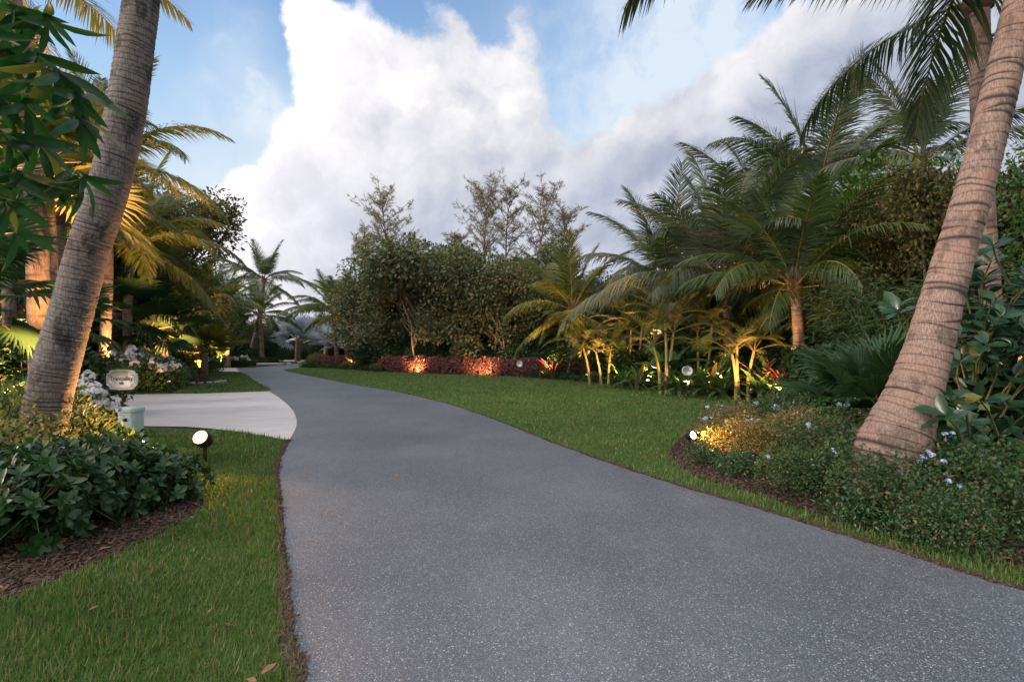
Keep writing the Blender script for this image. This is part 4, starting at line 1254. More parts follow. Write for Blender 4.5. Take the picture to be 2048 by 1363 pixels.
SK = {
    'plumb': [shrub_meshes(.6, .80, 4800, .042, M['plumb'], RH, M['greentwig'], s, lumps=12) for s in (1, 2, 3)],
    'plumbdark': [shrub_meshes(.5, .42, 1500, .06, M['shrubby'], OVAL_S, M['greentwig'], s) for s in (4, 5)],
    'yellow': [shrub_meshes(.4, .5, 1300, .06, M['yellowleaf'], RH, M['greentwig'], s) for s in (6, 7)],
    'red': [shrub_meshes(.6, .95, 1500, .12, M['red'], RH, M['twig'], s) for s in (8, 9)],
    'under': [shrub_meshes(1.0, 1.5, 2600, .15, M['under'], RH, M['twig'], s) for s in (10, 11)],
    'cover': [shrub_meshes(.5, .35, 900, .07, M['under'], RH, M['twig'], s) for s in (12, 13)],
    'jatropha': [shrub_meshes(.8, 1.1, 2400, .11, M['brightgreen'], RH, M['twig'], s) for s in (14, 15)],
    'lowwhite': [shrub_meshes(.8, .85, 1500, .10, M['under'], RH, M['twig'], s) for s in (16,)],
    'lime': [shrub_meshes(.55, .72, 3600, .042, M['yellowleaf'], OVAL_S, M['greentwig'], s, lumps=12) for s in (23,)],
    'thicket': [shrub_meshes(2.6, 4.4, 5200, .26, M['dark'], RH, M['twig'], s, lumps=14) for s in (21, 22)],
    'bluegrey': [shrub_meshes(.5, .6, 900, .09, M['coco_grey'], RH, M['twig'], s) for s in (17,)],
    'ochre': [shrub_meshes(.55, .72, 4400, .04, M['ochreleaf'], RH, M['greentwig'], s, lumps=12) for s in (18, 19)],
}
def flower_cluster(name, mat, n=14, r=.05, ps=.018, seed=0):
    rg = np.random.default_rng(seed)
    mb = MB(); T, X, Z = [], [], []
    for i in range(n):
        v = rg.normal(size=3); v[2] = abs(v[2]) * .7; v /= np.linalg.norm(v)
        c = v * r * rg.uniform(.7, 1.05)
        u1 = np.cross(v, [0, .2, 1.0]); u1 /= np.linalg.norm(u1); u2 = np.cross(v, u1)
        for j in range(5):
            a = j * 2 * math.pi / 5
            T.append(c); X.append(math.cos(a) * u1 + math.sin(a) * u2 + v * .2); Z.append(v)
    mb.scatter(np.array([[0, 0, 0], [.55, .36, .05], [1, 0, 0], [.55, -.36, .05]]), RH_F, np.array(T), np.array(X), np.array(Z), ps)
    mb.tube([(0, 0, -r * 1.5), (0, 0, 0)], [.002, .002], 4, False)
    return mb.mesh(name, mat)
FL = {'blue': [flower_cluster('flower_cluster', M['blue_fl'], 14, .034, .019, s) for s in (0, 1)],
      'white': [flower_cluster('flower_cluster', M['white_fl'], 20, .07, .034, s) for s in (2, 3)],
      'whitebig': [flower_cluster('flower_cluster', M['white_fl'], 46, .10, .026, s) for s in (6, 7)],
      'whitesm': [flower_cluster('flower_cluster', M['white_fl'], 8, .06, .045, s) for s in (4, 5)]}
def shrub(kind, label, loc, scale=1.0, seed=0, flowers=None, nfl=0, name='shrub', group=None, fscale=1.0, hz=1.0):
    rg = np.random.default_rng(seed + 40)
    var = SK[kind][seed % len(SK[kind])]
    t = thing(name, label, 'shrub', (loc[0], loc[1], loc[2] if len(loc) > 2 else 0), rotz=seed * 1.3, group=group)
    part('stem', var[0], t, scale=(scale, scale, scale * hz), kind='stuff')
    part('foliage', var[1], t, scale=(scale, scale, scale * hz), kind='stuff')
    if flowers:
        T = var[2][0]
        top = T[T[:, 2] > np.percentile(T[:, 2], 62)]
        cen = top[rg.integers(len(top), size=max(2, nfl // 4))]
        for i in range(nfl):
            q0 = cen[rg.integers(len(cen))] + rg.normal(0, .07, 3) * (1 if flowers == 'blue' else 3)
            p = top[np.argmin(((top - q0) ** 2).sum(1))] * np.array([scale, scale, scale * hz])
            part('flower_cluster', FL[flowers][i % 2], t, (p[0], p[1], p[2] + .03), (rg.uniform(-.4, .4), rg.uniform(-.4, .4), rg.uniform(0, 6)), fscale * rg.uniform(.7, 1.15))
    return t

# right bed: plumbago mounds
pl = [  # px, ground d, scale, kind, label, flowers
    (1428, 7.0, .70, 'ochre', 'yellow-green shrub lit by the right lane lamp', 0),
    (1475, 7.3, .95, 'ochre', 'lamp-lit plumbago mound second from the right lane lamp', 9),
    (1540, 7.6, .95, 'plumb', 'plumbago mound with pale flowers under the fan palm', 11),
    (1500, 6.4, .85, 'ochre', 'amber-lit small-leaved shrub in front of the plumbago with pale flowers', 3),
    (1590, 6.4, 1.0, 'ochre', 'ochre-edged plumbago mound before the thick trunk', 4),
    (1640, 7.0, 1.0, 'plumb', 'plumbago mound between the fan palm and thick trunk', 4),
    (1660, 5.6, .92, 'plumb', 'plumbago mound directly left of the thick trunk base', 9),
    (1725, 4.75, .85, 'plumb', 'plumbago mound touching the front of the thick trunk', 9),
    (1795, 4.25, .80, 'plumb', 'plumbago mound in front of the thick trunk with blue clusters', 8),
    (1880, 4.3, .85, 'plumb', 'plumbago mound right of the thick trunk base', 4),
    (1900, 3.75, .60, 'plumb', 'low plumbago mound at the mulch edge below the clusia', 3),
    (1985, 4.1, .95, 'plumb', 'plumbago mound at the frame edge below the clusia', 2),
    (1830, 3.95, .5, 'plumbdark', 'glossy low shrub before the thick trunk at the mulch edge', 0),
    (1715, 4.35, .55, 'plumbdark', 'dull green low shrub at the mulch edge left of the thick trunk', 0),
    (1480, 5.9, .62, 'plumbdark', 'grey-green low shrub at the mulch edge below the lamp-lit mound', 0),
    (1410, 6.45, .55, 'plumbdark', 'grey-green low shrub right beside the right lane lamp', 0),
    (1590, 5.2, .6, 'plumb', 'small plumbago tuft at the mulch edge in the middle of the bed', 1),
    (1440, 8.6, .9, 'plumbdark', 'dark low shrub on the lawn side of the right bed', 0),
    (1560, 9.2, .9, 'plumb', 'plumbago mound reaching back to the far lawn corner', 3),
]
for i, (px, d, s, k, lab, nf) in enumerate(pl):
    shrub(k, lab, gxy(px, d), s, i, 'blue' if nf else None, int(nf * 1.7), fscale=.78, name='plumbago' if k == 'plumb' else 'shrub', hz=1.0)
# clump of thick oval leaves (clusia): leaves as separate parts
def leafy(name, label, cat, base, whorls, size, tpl, mat, stemmat, seed, fanout=7, stems=None, lift0=1.1, lift1=.1, azpick=None, hangdown=0.0):
    """whorls: list of local points, each gets a whorl of separate leaf objects"""
    rg = np.random.default_rng(seed)
    t = thing(name, label, cat, base)
    mb = MB(); mb.add(tpl[0], tpl[1][0])
    mb.f.append(tpl[1][1])
    me = mb.mesh('leaf', mat, True)
    st = MB()
    for w_ in whorls:
        p = Vector(w_[:3])
        root = Vector(w_[3:6]) if len(w_) > 3 else Vector((p.x * .4, p.y * .4, p.z * .35))
        mid = (p + root) * .5 + Vector((rg.uniform(-.05, .05), rg.uniform(-.05, .05), .05))
        st.tube([tuple(root), tuple(mid), tuple(p)], [size * .06, size * .045, size * .03], 5, False)
        ax = (p - mid).normalized() + Vector((0, 0, .2 - hangdown)); ax.normalize()
        u1 = ax.cross(Vector((0, .3, 1.0))).normalized(); u2 = ax.cross(u1)
        for j in range(fanout):
            a = j * 2.4 + rg.uniform(-.3, .3)
            lf = lift0 + (lift1 - lift0) * j / max(1, fanout - 1)
            X = (math.cos(a) * u1 + math.sin(a) * u2 + ax * lf + Vector((0, 0, -hangdown * (j / fanout + .4)))).normalized()
            Zv = ax + Vector(rg.normal(0, .25, 3)) + Vector((0, 0, .3))
            Y = Zv.cross(X).normalized(); Zv = X.cross(Y)
            m3 = Matrix((X, Y, Zv)).transposed()
            part('leaf', me, t, p - ax * (size * .35 * j / fanout), m3.to_euler(), size * rg.uniform(.75, 1.15))
    part('branch', st.mesh('branch', stemmat, True), t, kind='stuff')
    return t, me
rg = np.random.default_rng(77)
wl = []
for i in range(40):
    px = rg.uniform(1900, 2110); py = rg.uniform(520, 950); d = rg.uniform(5.3, 6.0) - .0
    if px < 1915 and py < 640: px += 60
    q = Vector(P(px, py, d)) - Vector((5.6, 5.9, 0))
    wl.append((*q, q.x * .5, .1 + q.y * .3, max(.2, q.z - .5)))
for px, py, d in [(1790, 610, 5.6), (1795, 620, 5.3), (1985, 490, 5.0), (1890, 830, 4.3), (1960, 800, 4.6), (1900, 800, 4.45)]:
    q = Vector(P(px, py, d)) - Vector((5.6, 5.9, 0))
    wl.append((*q, q.x + .35, q.y + .2, q.z - .35))
ct, cme = leafy('clusia_tree', 'clusia tree with thick dark oval leaves at the frame edge right of the thick trunk', 'tree', (5.6, 5.9, 0), wl, .21, OVAL, M['clusia'], M['greentwig'], 5, 6)
cc = [(Vector(P(rg.uniform(1930, 2250), rg.uniform(560, 960), rg.uniform(5.6, 6.6))) - Vector((5.6, 5.9, 0)), 1) for _ in range(46)]
part('foliage', crown_mesh(cc, 42, .34, .19, M['clusia'], OVAL), ct, kind='stuff')

# left bed: glossy whorled shrubs with separate leaves in front
SKW = [shrub_meshes(.62, .62, 2600, .085, M['shrubby'], OVAL, M['greentwig'], s, True, 10) for s in (31, 32, 33)]
left_sh = [
    (40, 3.95, 1.0, 'glossy whorl-leaved shrub at the near left corner of the bed', 26),
    (140, 4.35, 1.0, 'glossy whorl-leaved shrub with an orange stake in front', 22),
    (225, 4.75, .92, 'glossy whorl-leaved shrub below the dark leaning trunk', 20),
    (-70, 4.6, 1.15, 'glossy whorl-leaved shrub mostly outside the left frame edge', 6),
    (312, 4.85, .72, 'whorl-leaved shrub catching lamp light nearest the left lane lamp', 16),
    (60, 5.05, 1.1, 'whorl-leaved shrub behind the near corner shrub', 8),
    (165, 5.6, 1.0, 'whorl-leaved shrub in front of the dark leaning trunk', 8),
    (222, 6.1, .68, 'whorl-leaved shrub right beside the green utility box', 8),
    (345, 5.2, .42, 'small glossy shrub at the rounded mulch tip', 6),
    (0, 5.9, 1.15, 'whorl-leaved shrub behind the left frame-edge shrubs', 5),
]
lf_mb = MB(); lf_mb.add(OVAL[0], OVAL[1][0]); lf_mb.f.append(OVAL[1][1])
leaf_me = lf_mb.mesh('leaf', M['shrubby'], True)
for i, (px, d, s, lab, nw) in enumerate(left_sh):
    var = SKW[i % 3]
    x, y = gxy(px, d)
    t = thing('glossy_shrub', lab, 'shrub', (x, y, 0), rotz=0)
    part('stem', var[0], t, scale=(s, s, s * 1.14), kind='stuff')
    part('foliage', var[1], t, scale=(s, s, s * 1.14), kind='stuff')
    rg = np.random.default_rng(i + 500)
    for j in range(nw):
        a = rg.uniform(-2.9, -.2); el = rg.uniform(-.1, 1.1)
        v = Vector((math.cos(a) * math.cos(el), math.sin(a) * math.cos(el), math.sin(el)))
        p = Vector((v.x * .62, v.y * .62, .22 + v.z * .48)) * s
        ax = (v + Vector((0, 0, .6))).normalized()
        u1 = ax.cross(Vector((0, .3, 1))).normalized(); u2 = ax.cross(u1)
        for k in range(7):
            aa = k * 2.4 + j
            X = (math.cos(aa) * u1 + math.sin(aa) * u2 + ax * (1.0 - .14 * k)).normalized()
            Zv = ax + Vector(rg.normal(0, .15, 3)); Y = Zv.cross(X).normalized(); Zv = X.cross(Y)
            part('leaf', leaf_me, t, p - ax * .03 * k / 7, Matrix((X, Y, Zv)).transposed().to_euler(), .085 * rg.uniform(.8, 1.2))
    if i in (1, 2, 5, 6):
        for j in range(2):
            v = Vector((rg.uniform(-.3, .3), rg.uniform(-.5, 0), .62)) * s
            part('flower_cluster', FL['blue'][j], t, v, (0, 0, 0), 1.0, label='pale blue flower cluster')
# yellow-green small-leaved shrub at far left and white flower shrub by the trunk
shrub('lime', 'yellow-green small-leaved shrub at the foot of the dark leaning trunk', (*gxy(40, 4.75), .0), 1.45, 3, name='shrub')
shrub('plumb', 'green small-leaved shrub at the left frame edge under the dark fan palm', (*gxy(-10, 5.4), .0), 1.5, 4, name='shrub')
shrub('jatropha', 'shrub with big white flower heads just right of the dark leaning trunk', gxy(160, 6.7), .46, 5, 'whitebig', 26, fscale=.95, name='flowering_shrub', hz=1.9)
# shrubs across the driveway with white flowers
for i, (px, d, s, nfl, lab) in enumerate([
    (200, 16.9, 1.0, 16, 'white-flowered shrub behind the main sign, leftmost of its bed'),
    (248, 17.0, 1.1, 22, 'white-flowered shrub directly behind the main sign'),
    (292, 17.2, 1.05, 20, 'white-flowered shrub just right of the main sign'),
    (333, 17.3, .95, 14, 'white-flowered shrub at the right end of its bed by the island lawn'),
    (150, 17.2, 1.1, 8, 'white-flowered shrub hidden partly by the dark leaning trunk'),
    (270, 18.6, 1.1, 14, 'taller white-flowered shrub in the rear row behind the main sign'),
    (60, 17.0, 1.0, 0, 'green shrub across the driveway left of the dark leaning trunk')]):
    shrub('jatropha', lab, gxy(px, d), s, i + 3, 'whitebig' if nfl else None, nfl, name='flowering_shrub', fscale=1.8)
shrub('bluegrey', 'small blue-grey shrub beside the stone ring', gxy(372, 20.5), 1.0, 1)
shrub('jatropha', 'low green shrub at the foot of the brightly lit trunk', gxy(405, 26.5), .7, 1, 'whitesm', 6, fscale=1.2)
shrub('jatropha', 'green shrub by the side path opening', gxy(424, 28.5), .7, 2, 'whitesm', 8, fscale=1.3)
for i in range(5):
    shrub('lowwhite', 'low white-flowered shrub in the row beyond the side path', gxy(440 + 11 * i, 35.5), .8, i, 'whitesm', 12, group='low white-flowered row beyond the side path', name='flowering_shrub', fscale=1.8)
for i in range(6):
    shrub('cover', 'low clipped grey-green shrub beside the lane bend', gxy(492 + 11 * i, 37.5 + i), 1.5, i, group='low clipped shrubs beside the lane bend')

# far clipped hedge blocks
def hedge(label, px0, px1, d, h, seed):
    x0, x1 = gxy(px0, d)[0], gxy(px1, d)[0]
    wdt = x1 - x0
    t = thing('hedge', label, 'hedge', ((x0 + x1) / 2, d, 0))
    n = int(wdt * h * 420)
    rg = np.random.default_rng(seed)
    pos = np.stack([rg.uniform(-wdt / 2, wdt / 2, n), rg.uniform(-.5, .6, n), rg.uniform(0.02, h, n)], 1)
    side = rg.random(n)
    pos[side < .5, 1] = -.5 + rg.normal(0, .04, (side < .5).sum())
    pos[side > .75, 2] = h + rg.normal(0, .04, (side > .75).sum())
    mb = MB(); mb.scatter(RH_V, RH_F, pos, randdir(n), randdir(n, .6), .13)
    part('foliage', mb.mesh('foliage', M['under']), t, kind='stuff')
    core = MB(); core.box((0, 0.1, h * .42), (wdt - .3, .6, h * .78))
    part('inner_growth', core.mesh('inner_growth', M['dark']), t)
hedge('tall clipped hedge block at the end of the lane on the left', 500, 556, 46, 2.2, 1)
hedge('long clipped hedge behind the silver fan palm', 548, 700, 53, 2.0, 2)
hedge('lower rounded clipped hedge left of the tall hedge block', 470, 520, 44, 1.2, 3)

THX = [(470, 58), (540, 66), (610, 68), (690, 60), (770, 52), (850, 47), (930, 44), (1010, 42), (1090, 40), (1170, 38), (1260, 36), (1360, 33), (1470, 30), (1590, 27), (1710, 24), (1830, 20), (1960, 18), (2100, 16), (2260, 14),
       (380, 50), (280, 42), (170, 34), (40, 28), (-120, 22), (-330, 17)]
for i, (px, d) in enumerate(THX):
    shrub('thicket', near(px) and 'tall dark thicket closing the view ' + near(px), gxy(px, d), 1.0 + .1 * math.sin(i * 2), i, group='dark thicket closing the view', name='thicket')
# red hedge
n_red = 30
for i in range(n_red):
    px = 772 + i * (1076 - 772) / (n_red - 1)
    yb = np.interp(px, [760, 820, 900, 980, 1060, 1120], [743, 745.5, 748, 751, 754.5, 759.5])
    d = EYE * F / (yb - HY) + .9
    lit = {4: 'lamp-lit ', 5: 'lamp-lit ', 18: 'lamp-lit ', 19: 'lamp-lit ', 20: 'lamp-lit '}.get(i, '')
    shrub('red', ('copper-red shrub glowing in a bed lamp, ' if lit else 'copper-red hedge shrub ') + near(px), gxy(px, d), .85 + .1 * math.sin(i * 2.1), i, group='lamp-lit shrubs of the red hedge' if lit else 'shrubs of the long red hedge', name='copperleaf_shrub')
for i, (px, d) in enumerate([(645, 36.5), (657, 36), (668, 35.8), (684, 35.2), (696, 34.6), (708, 34.2), (720, 33.8)]):
    shrub('red', 'dark red shrub near the bend of the lane', gxy(px, d), .8, i, group='dark red shrubs near the bend', name='copperleaf_shrub')
for i, (px, d, s) in enumerate([(628, 38, 1.5), (622, 37.5, 1.3), (634, 38.5, 1.9)]):
    shrub('yellow', 'tall yellow-leaved shrub at the tip of the far bed', gxy(px, d), s, i, group='yellow shrubs at the tip of the far bed')
# yellow and green edging along the far bed
for i, px in enumerate(list(range(610, 770, 11)) + list(range(1060, 1560, 15))):
    yb = np.interp(px, [600, 640, 700, 760, 820, 900, 980, 1060, 1120, 1200, 1300, 1400, 1500, 1580], [735, 735.5, 738.5, 743, 745.5, 748, 751, 754.5, 759.5, 766, 775, 785, 796, 803])
    d = EYE * F / (yb - HY) + .35
    shrub('cover', 'low green bed-edge plant ' + near(px), gxy(px, d), .8 + .15 * math.sin(i * 1.7), i, group='low edging plants of the far bed')
for i, (px, dd, s, lab) in enumerate([(1092, .5, .8, 'yellow-green shrub in lamp light left of the pink-red strap-leaved plants'), (1187, .5, .75, 'yellow-green shrub at the foot of the cane palm nearest the young palm'),
                                      (1310, .5, .7, 'yellow-green shrub between the golden cane stems'), (1430, .5, .7, 'yellow-green shrub lit right of the oval sign'),
                                      (1448, .8, .7, 'yellow-green shrub next to the one lit right of the oval sign'), (1500, .5, .6, 'yellow-green shrub below the slender cane stems'),
                                      (755, .5, .9, 'yellow-green shrub at the left end of the red hedge'), (692, .5, .8, 'yellow shrub among the dark red shrubs'), (712, .4, .8, 'yellow shrub lit beside the banana leaf clump'), (1390, .6, .5, 'small yellow plant under the oval sign')]):
    yb = np.interp(px, [600, 640, 700, 760, 820, 900, 980, 1060, 1120, 1200, 1300, 1400, 1500, 1580], [735, 735.5, 738.5, 743, 745.5, 748, 751, 754.5, 759.5, 766, 775, 785, 796, 803])
    d = EYE * F / (yb - HY) + dd
    shrub('yellow', lab, gxy(px, d), s * 1.1, i)

# undergrowth behind the hedges
k = 0
for row, (off, s) in enumerate([(2.0, .95), (4.2, 1.25)]):
    for px in range(735, 1600, 34 if row == 0 else 40):
        yb = np.interp(px, [600, 760, 900, 1060, 1200, 1300, 1400, 1500, 1600], [735, 743, 748, 754.5, 766, 775, 785, 796, 805])
        d = EYE * F / (yb - HY) + off + (k % 3) * .3
        shrub('under', ('green undergrowth shrub, front row, ', 'taller undergrowth shrub, rear row, ')[row] + near(px), gxy(px, d), s * (1 + .15 * math.sin(k * 2.3)), k, group='undergrowth shrubs behind the front planting', name='undergrowth_shrub')
        k += 1
for i, (px, d, s) in enumerate([(1640, 12.5, 1.0), (1690, 11.5, 1.1), (1740, 10.5, 1.0), (1800, 9.5, 1.1), (1860, 8.8, 1.1), (1930, 8, 1.1), (2010, 7.5, 1.2), (2100, 7, 1.3), (1660, 15, 1.4), (1760, 13, 1.4), (1900, 11, 1.5), (2030, 10, 1.6)]):
    shrub('under', ('dark back-row shrub, ' if i < 8 else 'taller rearmost dark shrub, ') + near(px), gxy(px, d), s, i, group='dark shrubs at the back of the right-hand bed', name='undergrowth_shrub')
for i, (px, d, s) in enumerate([(-60, 9.5, 1.1), (40, 10, 1.2), (130, 10.5, 1.0), (-150, 8.5, 1.2), (170, 19.5, 1.2), (100, 20, 1.3), (215, 20, 1.2), (300, 23.5, .9), (350, 26.5, .9), (20, 20, 1.3), (430, 37, 1.3), (470, 40, 1.3), (400, 33, 1.3)]):
    shrub('under', ('shaded green shrub, ' if d < 15 else 'shaded green shrub across the driveway, ') + near(px), gxy(px, d), s, i, group='shrubs in the shade of the left palm grove', name='undergrowth_shrub')

# strap-leaved clumps: ti plants, bird-of-paradise, gingers
def clump(name, label, cat, loc, n, size, tpl, mat, seed, emin=20, emax=80, group=None, stemh=.0, stalk='greentwig'):
    rg = np.random.default_rng(seed)
    t = thing(name, label, cat, (loc[0], loc[1], 0), group=group)
    mb = MB(); mb.add(tpl[0], tpl[1][0]); mb.f.append(tpl[1][1])
    me = mb.mesh('leaf', mat, True)
    st = MB()
    for i in range(n):
        e = R(emax + (emin - emax) * (i + .5) / n + rg.uniform(-6, 6)); az = i * 2.4 + rg.uniform(-.3, .3)
        h = stemh * rg.uniform(.5, 1.1)
        b0 = Vector((math.cos(az) * .05, math.sin(az) * .05, 0)); b1 = Vector((math.cos(az) * h * .35, math.sin(az) * h * .35, h + .02))
        if stemh > 0:
            st.tube([tuple(b0), tuple((b0 + b1) * .5), tuple(b1)], [.016, .013, .009], 5, False)
        part('leaf', me, t, b1, (rg.uniform(-.3, .3), -e, az), size * rg.uniform(.75, 1.15))
    if stemh > 0:
        part('stalk', st.mesh('stalk', M[stalk]), t, kind='stuff')
    return t
clump('ti_plant', 'pink-red strap-leaved plant in lamp light left of the propped young palm', 'plant', gxy(1106, 22.6), 22, .75, STRAP, M['ti'], 1, stemh=.45)
clump('ti_plant', 'dark red strap-leaved plant right of the propped young palm', 'plant', gxy(1170, 22.3), 20, .7, STRAP, M['red'], 2, stemh=.4)
clump('ti_plant', 'dark red strap-leaved plant behind the propped young palm stakes', 'plant', gxy(1140, 23.0), 20, .7, STRAP, M['red'], 3, stemh=.5)
clump('ti_plant', 'salmon-pink lit strap-leaved plant beside the propped palm near the right bed', 'plant', gxy(1566, 13.3), 36, .46, STRAP, M['ti'], 4, stemh=.6)
clump('ti_plant', 'dark red strap-leaved plant near the slender cane stems', 'plant', gxy(1520, 15), 12, .8, STRAP, M['red'], 5, stemh=.6)
clump('banana_plant', 'broad-leaved green clump at the end of the dark red shrubs', 'plant', gxy(735, 35), 8, 1.9, PADDLE, M['shrubby'], 6, 25, 75, stemh=.7)
clump('banana_plant', 'broad paddle-leaved plant between the golden cane stems', 'plant', gxy(1335, 16.2), 8, 1.15, PADDLE, M['shrubby'], 7, 5, 70, stemh=.8)
clump('banana_plant', 'broad-leaved plant behind the two-stemmed cane palm', 'plant', gxy(1235, 21.5), 9, 1.6, PADDLE, M['under'], 8, 10, 75, stemh=1.2)
clump('banana_plant', 'broad-leaved plant behind the oval sign', 'plant', gxy(1395, 18.2), 9, 1.6, PADDLE, M['under'], 9, 10, 75, stemh=1.4)
clump('banana_plant', 'broad-leaved plant between the propped palm and slender cane stems', 'plant', gxy(1540, 16.6), 9, 1.5, PADDLE, M['under'], 10, 10, 75, stemh=1.4)
for i, (px, d) in enumerate([(1245, 18.0), (1275, 17.2), (1360, 15.3), (1390, 15.0), (1420, 14.7), (1448, 14.4), (1520, 13.9), (1545, 13.7), (1290, 18.6), (1430, 15.8), (1405, 16.0), (1455, 15.5)]):
    clump('ginger_plant', ('arching long-leaved green plant ' if i < 8 else 'rear arching long-leaved plant ') + near(px), 'plant', gxy(px, d), 24, .85, STRAP, M['brightgreen'], 20 + i, 5, 80, group='arching long-leaved plants beneath the cane palms', stemh=.25)
for i, (px, d) in enumerate([(1695, 6.5), (1740, 6.1), (1650, 8.2), (1765, 6.6)]):
    clump('ginger_plant', 'spiky yellow-green plant at the foot of the broad fan palm', 'plant', gxy(px, d), 18, .45, STRAP, M['areca'], 60 + i, 5, 80, group='spiky plants at the foot of the broad fan palm', stemh=.3)
for i, (px, d) in enumerate([(-30, 8.5), (210, 20), (345, 23)]):
    clump('ginger_plant', 'arching broad-leaved plant in the left grove', 'plant', gxy(px, d), 16, .8, PADDLE, M['under'], 80 + i, 5, 75, group='broad-leaved plants in the left grove', stemh=.6)

# ------------------------------------------------------------------ mango branches overhead
rg = np.random.default_rng(9)
tips = [(30, 15, 2.3), (95, 40, 2.4), (-30, 70, 2.2), (20, 130, 2.2), (75, 110, 2.35), (118, 145, 2.3), (-20, 190, 2.1), (50, 210, 2.2), (110, 225, 2.35), (150, 190, 2.4), (160, 240, 2.45), (15, 270, 2.15), (80, 290, 2.3),
        (125, 320, 2.3), (-25, 340, 2.1), (45, 350, 2.25), (100, 365, 2.4), (165, 355, 2.45), (135, 395, 2.35), (10, 400, 2.2), (65, 400, 2.3), (-40, 440, 2.2), (-15, 30, 2.4), (60, 165, 2.5), (0, 300, 2.5), (60, 10, 2.6),
        (30, 460, 2.7), (20, 520, 2.7), (70, 500, 2.9), (110, 280, 2.6), (-60, 250, 2.4), (-60, 120, 2.4), (60, 260, 2.6)]
base = Vector((-4.6, 2.0, 0))
wl = []
for px, py, d in tips:
    q = Vector(P(px, py, d)) - base
    rt = q + Vector((-.38 - rg.uniform(0, .25), rg.uniform(-.1, .15), rg.uniform(-.08, .12)))
    wl.append((*q, *rt))
wl = wl[:20:1] + wl[22:24] + wl[26:28]
wl = [q for i, q in enumerate(wl) if i % 5 != 3]
mt, mme = leafy('mango_tree', 'mango tree branch with long drooping dark leaves at the upper left frame corner', 'tree', base, wl, .215, LANCE, M['mango'], M['greentwig'], 3, 9, hangdown=.95, lift0=.8, lift1=-.1)
mb = MB()
mb.tube([(0, 0, -.1), (.05, .02, 1.2), (.1, .05, 2.4), (.3, .1, 3.4)], [.16, .14, .11, .07], 10)
part('trunk', mb.mesh('trunk', M['twig'], True), mt)
mb = MB()
for (z0, px, py, d) in [(1.6, -60, 420, 2.4), (1.9, -90, 330, 2.4), (2.1, -90, 220, 2.4), (2.4, -90, 120, 2.4), (2.6, -60, 30, 2.5), (1.5, -40, 500, 2.7)]:
    q = Vector(P(px, py, d)) - base
    mb.tube([(.07, .03, z0), ((.07 + q.x) * .5, .15, (z0 + q.z) * .5 + .1), tuple(q)], [.045, .03, .014], 6, False)
part('branch', mb.mesh('branch', M['twig'], True), mt)
for px, py, d in tips[::2]:
    pass

# ------------------------------------------------------------------ wooden props
def props(label, px, d, r, spec):
    x, y = gxy(px, d)
    t = thing('tree_brace', label, 'tree stakes', (x, y, 0))
    for (dx, dy, h) in spec:
        mb = MB()
        mb.tube([(dx, dy, -.05), (dx * .12, dy * .12, h)], [.045, .045], 8)
        part('stake', mb.mesh('stake', M['wood']), t)
    b = MB(); zz = np.linspace(spec[0][2] - .12, spec[0][2] - .02, 3)
    b.tube(np.stack([0 * zz, 0 * zz, zz], 1), r + .04, 14, False)
    part('band', b.mesh('band', M['wood']), t)
props('three timber props round the young coconut palm', 1151, 23.5, .17, [(-.55, -1.0, 1.6), (.6, -.8, 1.6), (.05, .8, 1.6)])
props('timber props round the coconut palm right of the oval sign', 1600, 14.6, .19, [(-.85, -1.1, 1.5), (.30, -1.3, 1.5), (.3, .8, 1.5)])

# ------------------------------------------------------------------ signs
def plaque(w_, h_, notch, bulge, n=9):
    """outline with scooped corners and bowed sides"""
    pts = []
    W2, H2 = w_ / 2, h_ / 2
    for q, (sx, sy) in enumerate([(1, 1), (-1, 1), (-1, -1), (1, -1)]):
        cx, cy = sx * W2, sy * H2
        angs = {0: (270, 180), 1: (360, 270), 2: (90, 0), 3: (180, 90)}[q]
        arc = [(cx + notch * math.cos(R(a)), cy + notch * math.sin(R(a))) for a in np.linspace(*angs, n)]
        pts += arc
        # bowed edge to the next corner
        if q == 0: a0, a1, ax = (W2 - notch, H2), (-W2 + notch, H2), (0, 1)
        elif q == 1: a0, a1, ax = (-W2, H2 - notch), (-W2, -H2 + notch), (-1, 0)
        elif q == 2: a0, a1, ax = (-W2 + notch, -H2), (W2 - notch, -H2), (0, -1)
        else: a0, a1, ax = (W2, -H2 + notch), (W2, H2 - notch), (1, 0)
        for t_ in np.linspace(0, 1, 9)[1:-1]:
            b_ = bulge * 4 * t_ * (1 - t_)
            pts.append((a0[0] + (a1[0] - a0[0]) * t_ + ax[0] * b_, a0[1] + (a1[1] - a0[1]) * t_ + ax[1] * b_))
    return pts
def slab(pts, y0, y1):
    """extruded outline in the xz plane"""
    n = len(pts)
    mb = MB()
    V = [(x, y0, z) for x, z in pts] + [(x, y1, z) for x, z in pts]
    mb.add(V, [[i, (i + 1) % n, n + (i + 1) % n, n + i] for i in range(n)])
    mb.f.append(np.arange(n)[None]); mb.f.append(np.arange(n)[None, ::-1] + n)
    return mb
def text(body, size, loc, parent, mat, name='lettering', ext=.0015, xs=1.0):
    c = bpy.data.curves.new(name, 'FONT')
    c.body = body; c.size = size; c.align_x = 'CENTER'; c.align_y = 'CENTER'; c.extrude = ext; c.offset = .0006
    c.materials.append(mat)
    o = bpy.data.objects.new(name, c)
    COL.objects.link(o)
    bpy.context.view_layer.update()
    me = bpy.data.meshes.new_from_object(o.evaluated_get(bpy.context.evaluated_depsgraph_get()))
    bpy.data.objects.remove(o)
    o = bpy.data.objects.new(name, me)
    COL.objects.link(o)
    o.parent = parent; o.location = loc; o.rotation_euler = (R(90), 0, 0); o.scale = (xs, 1, 1)
    return o
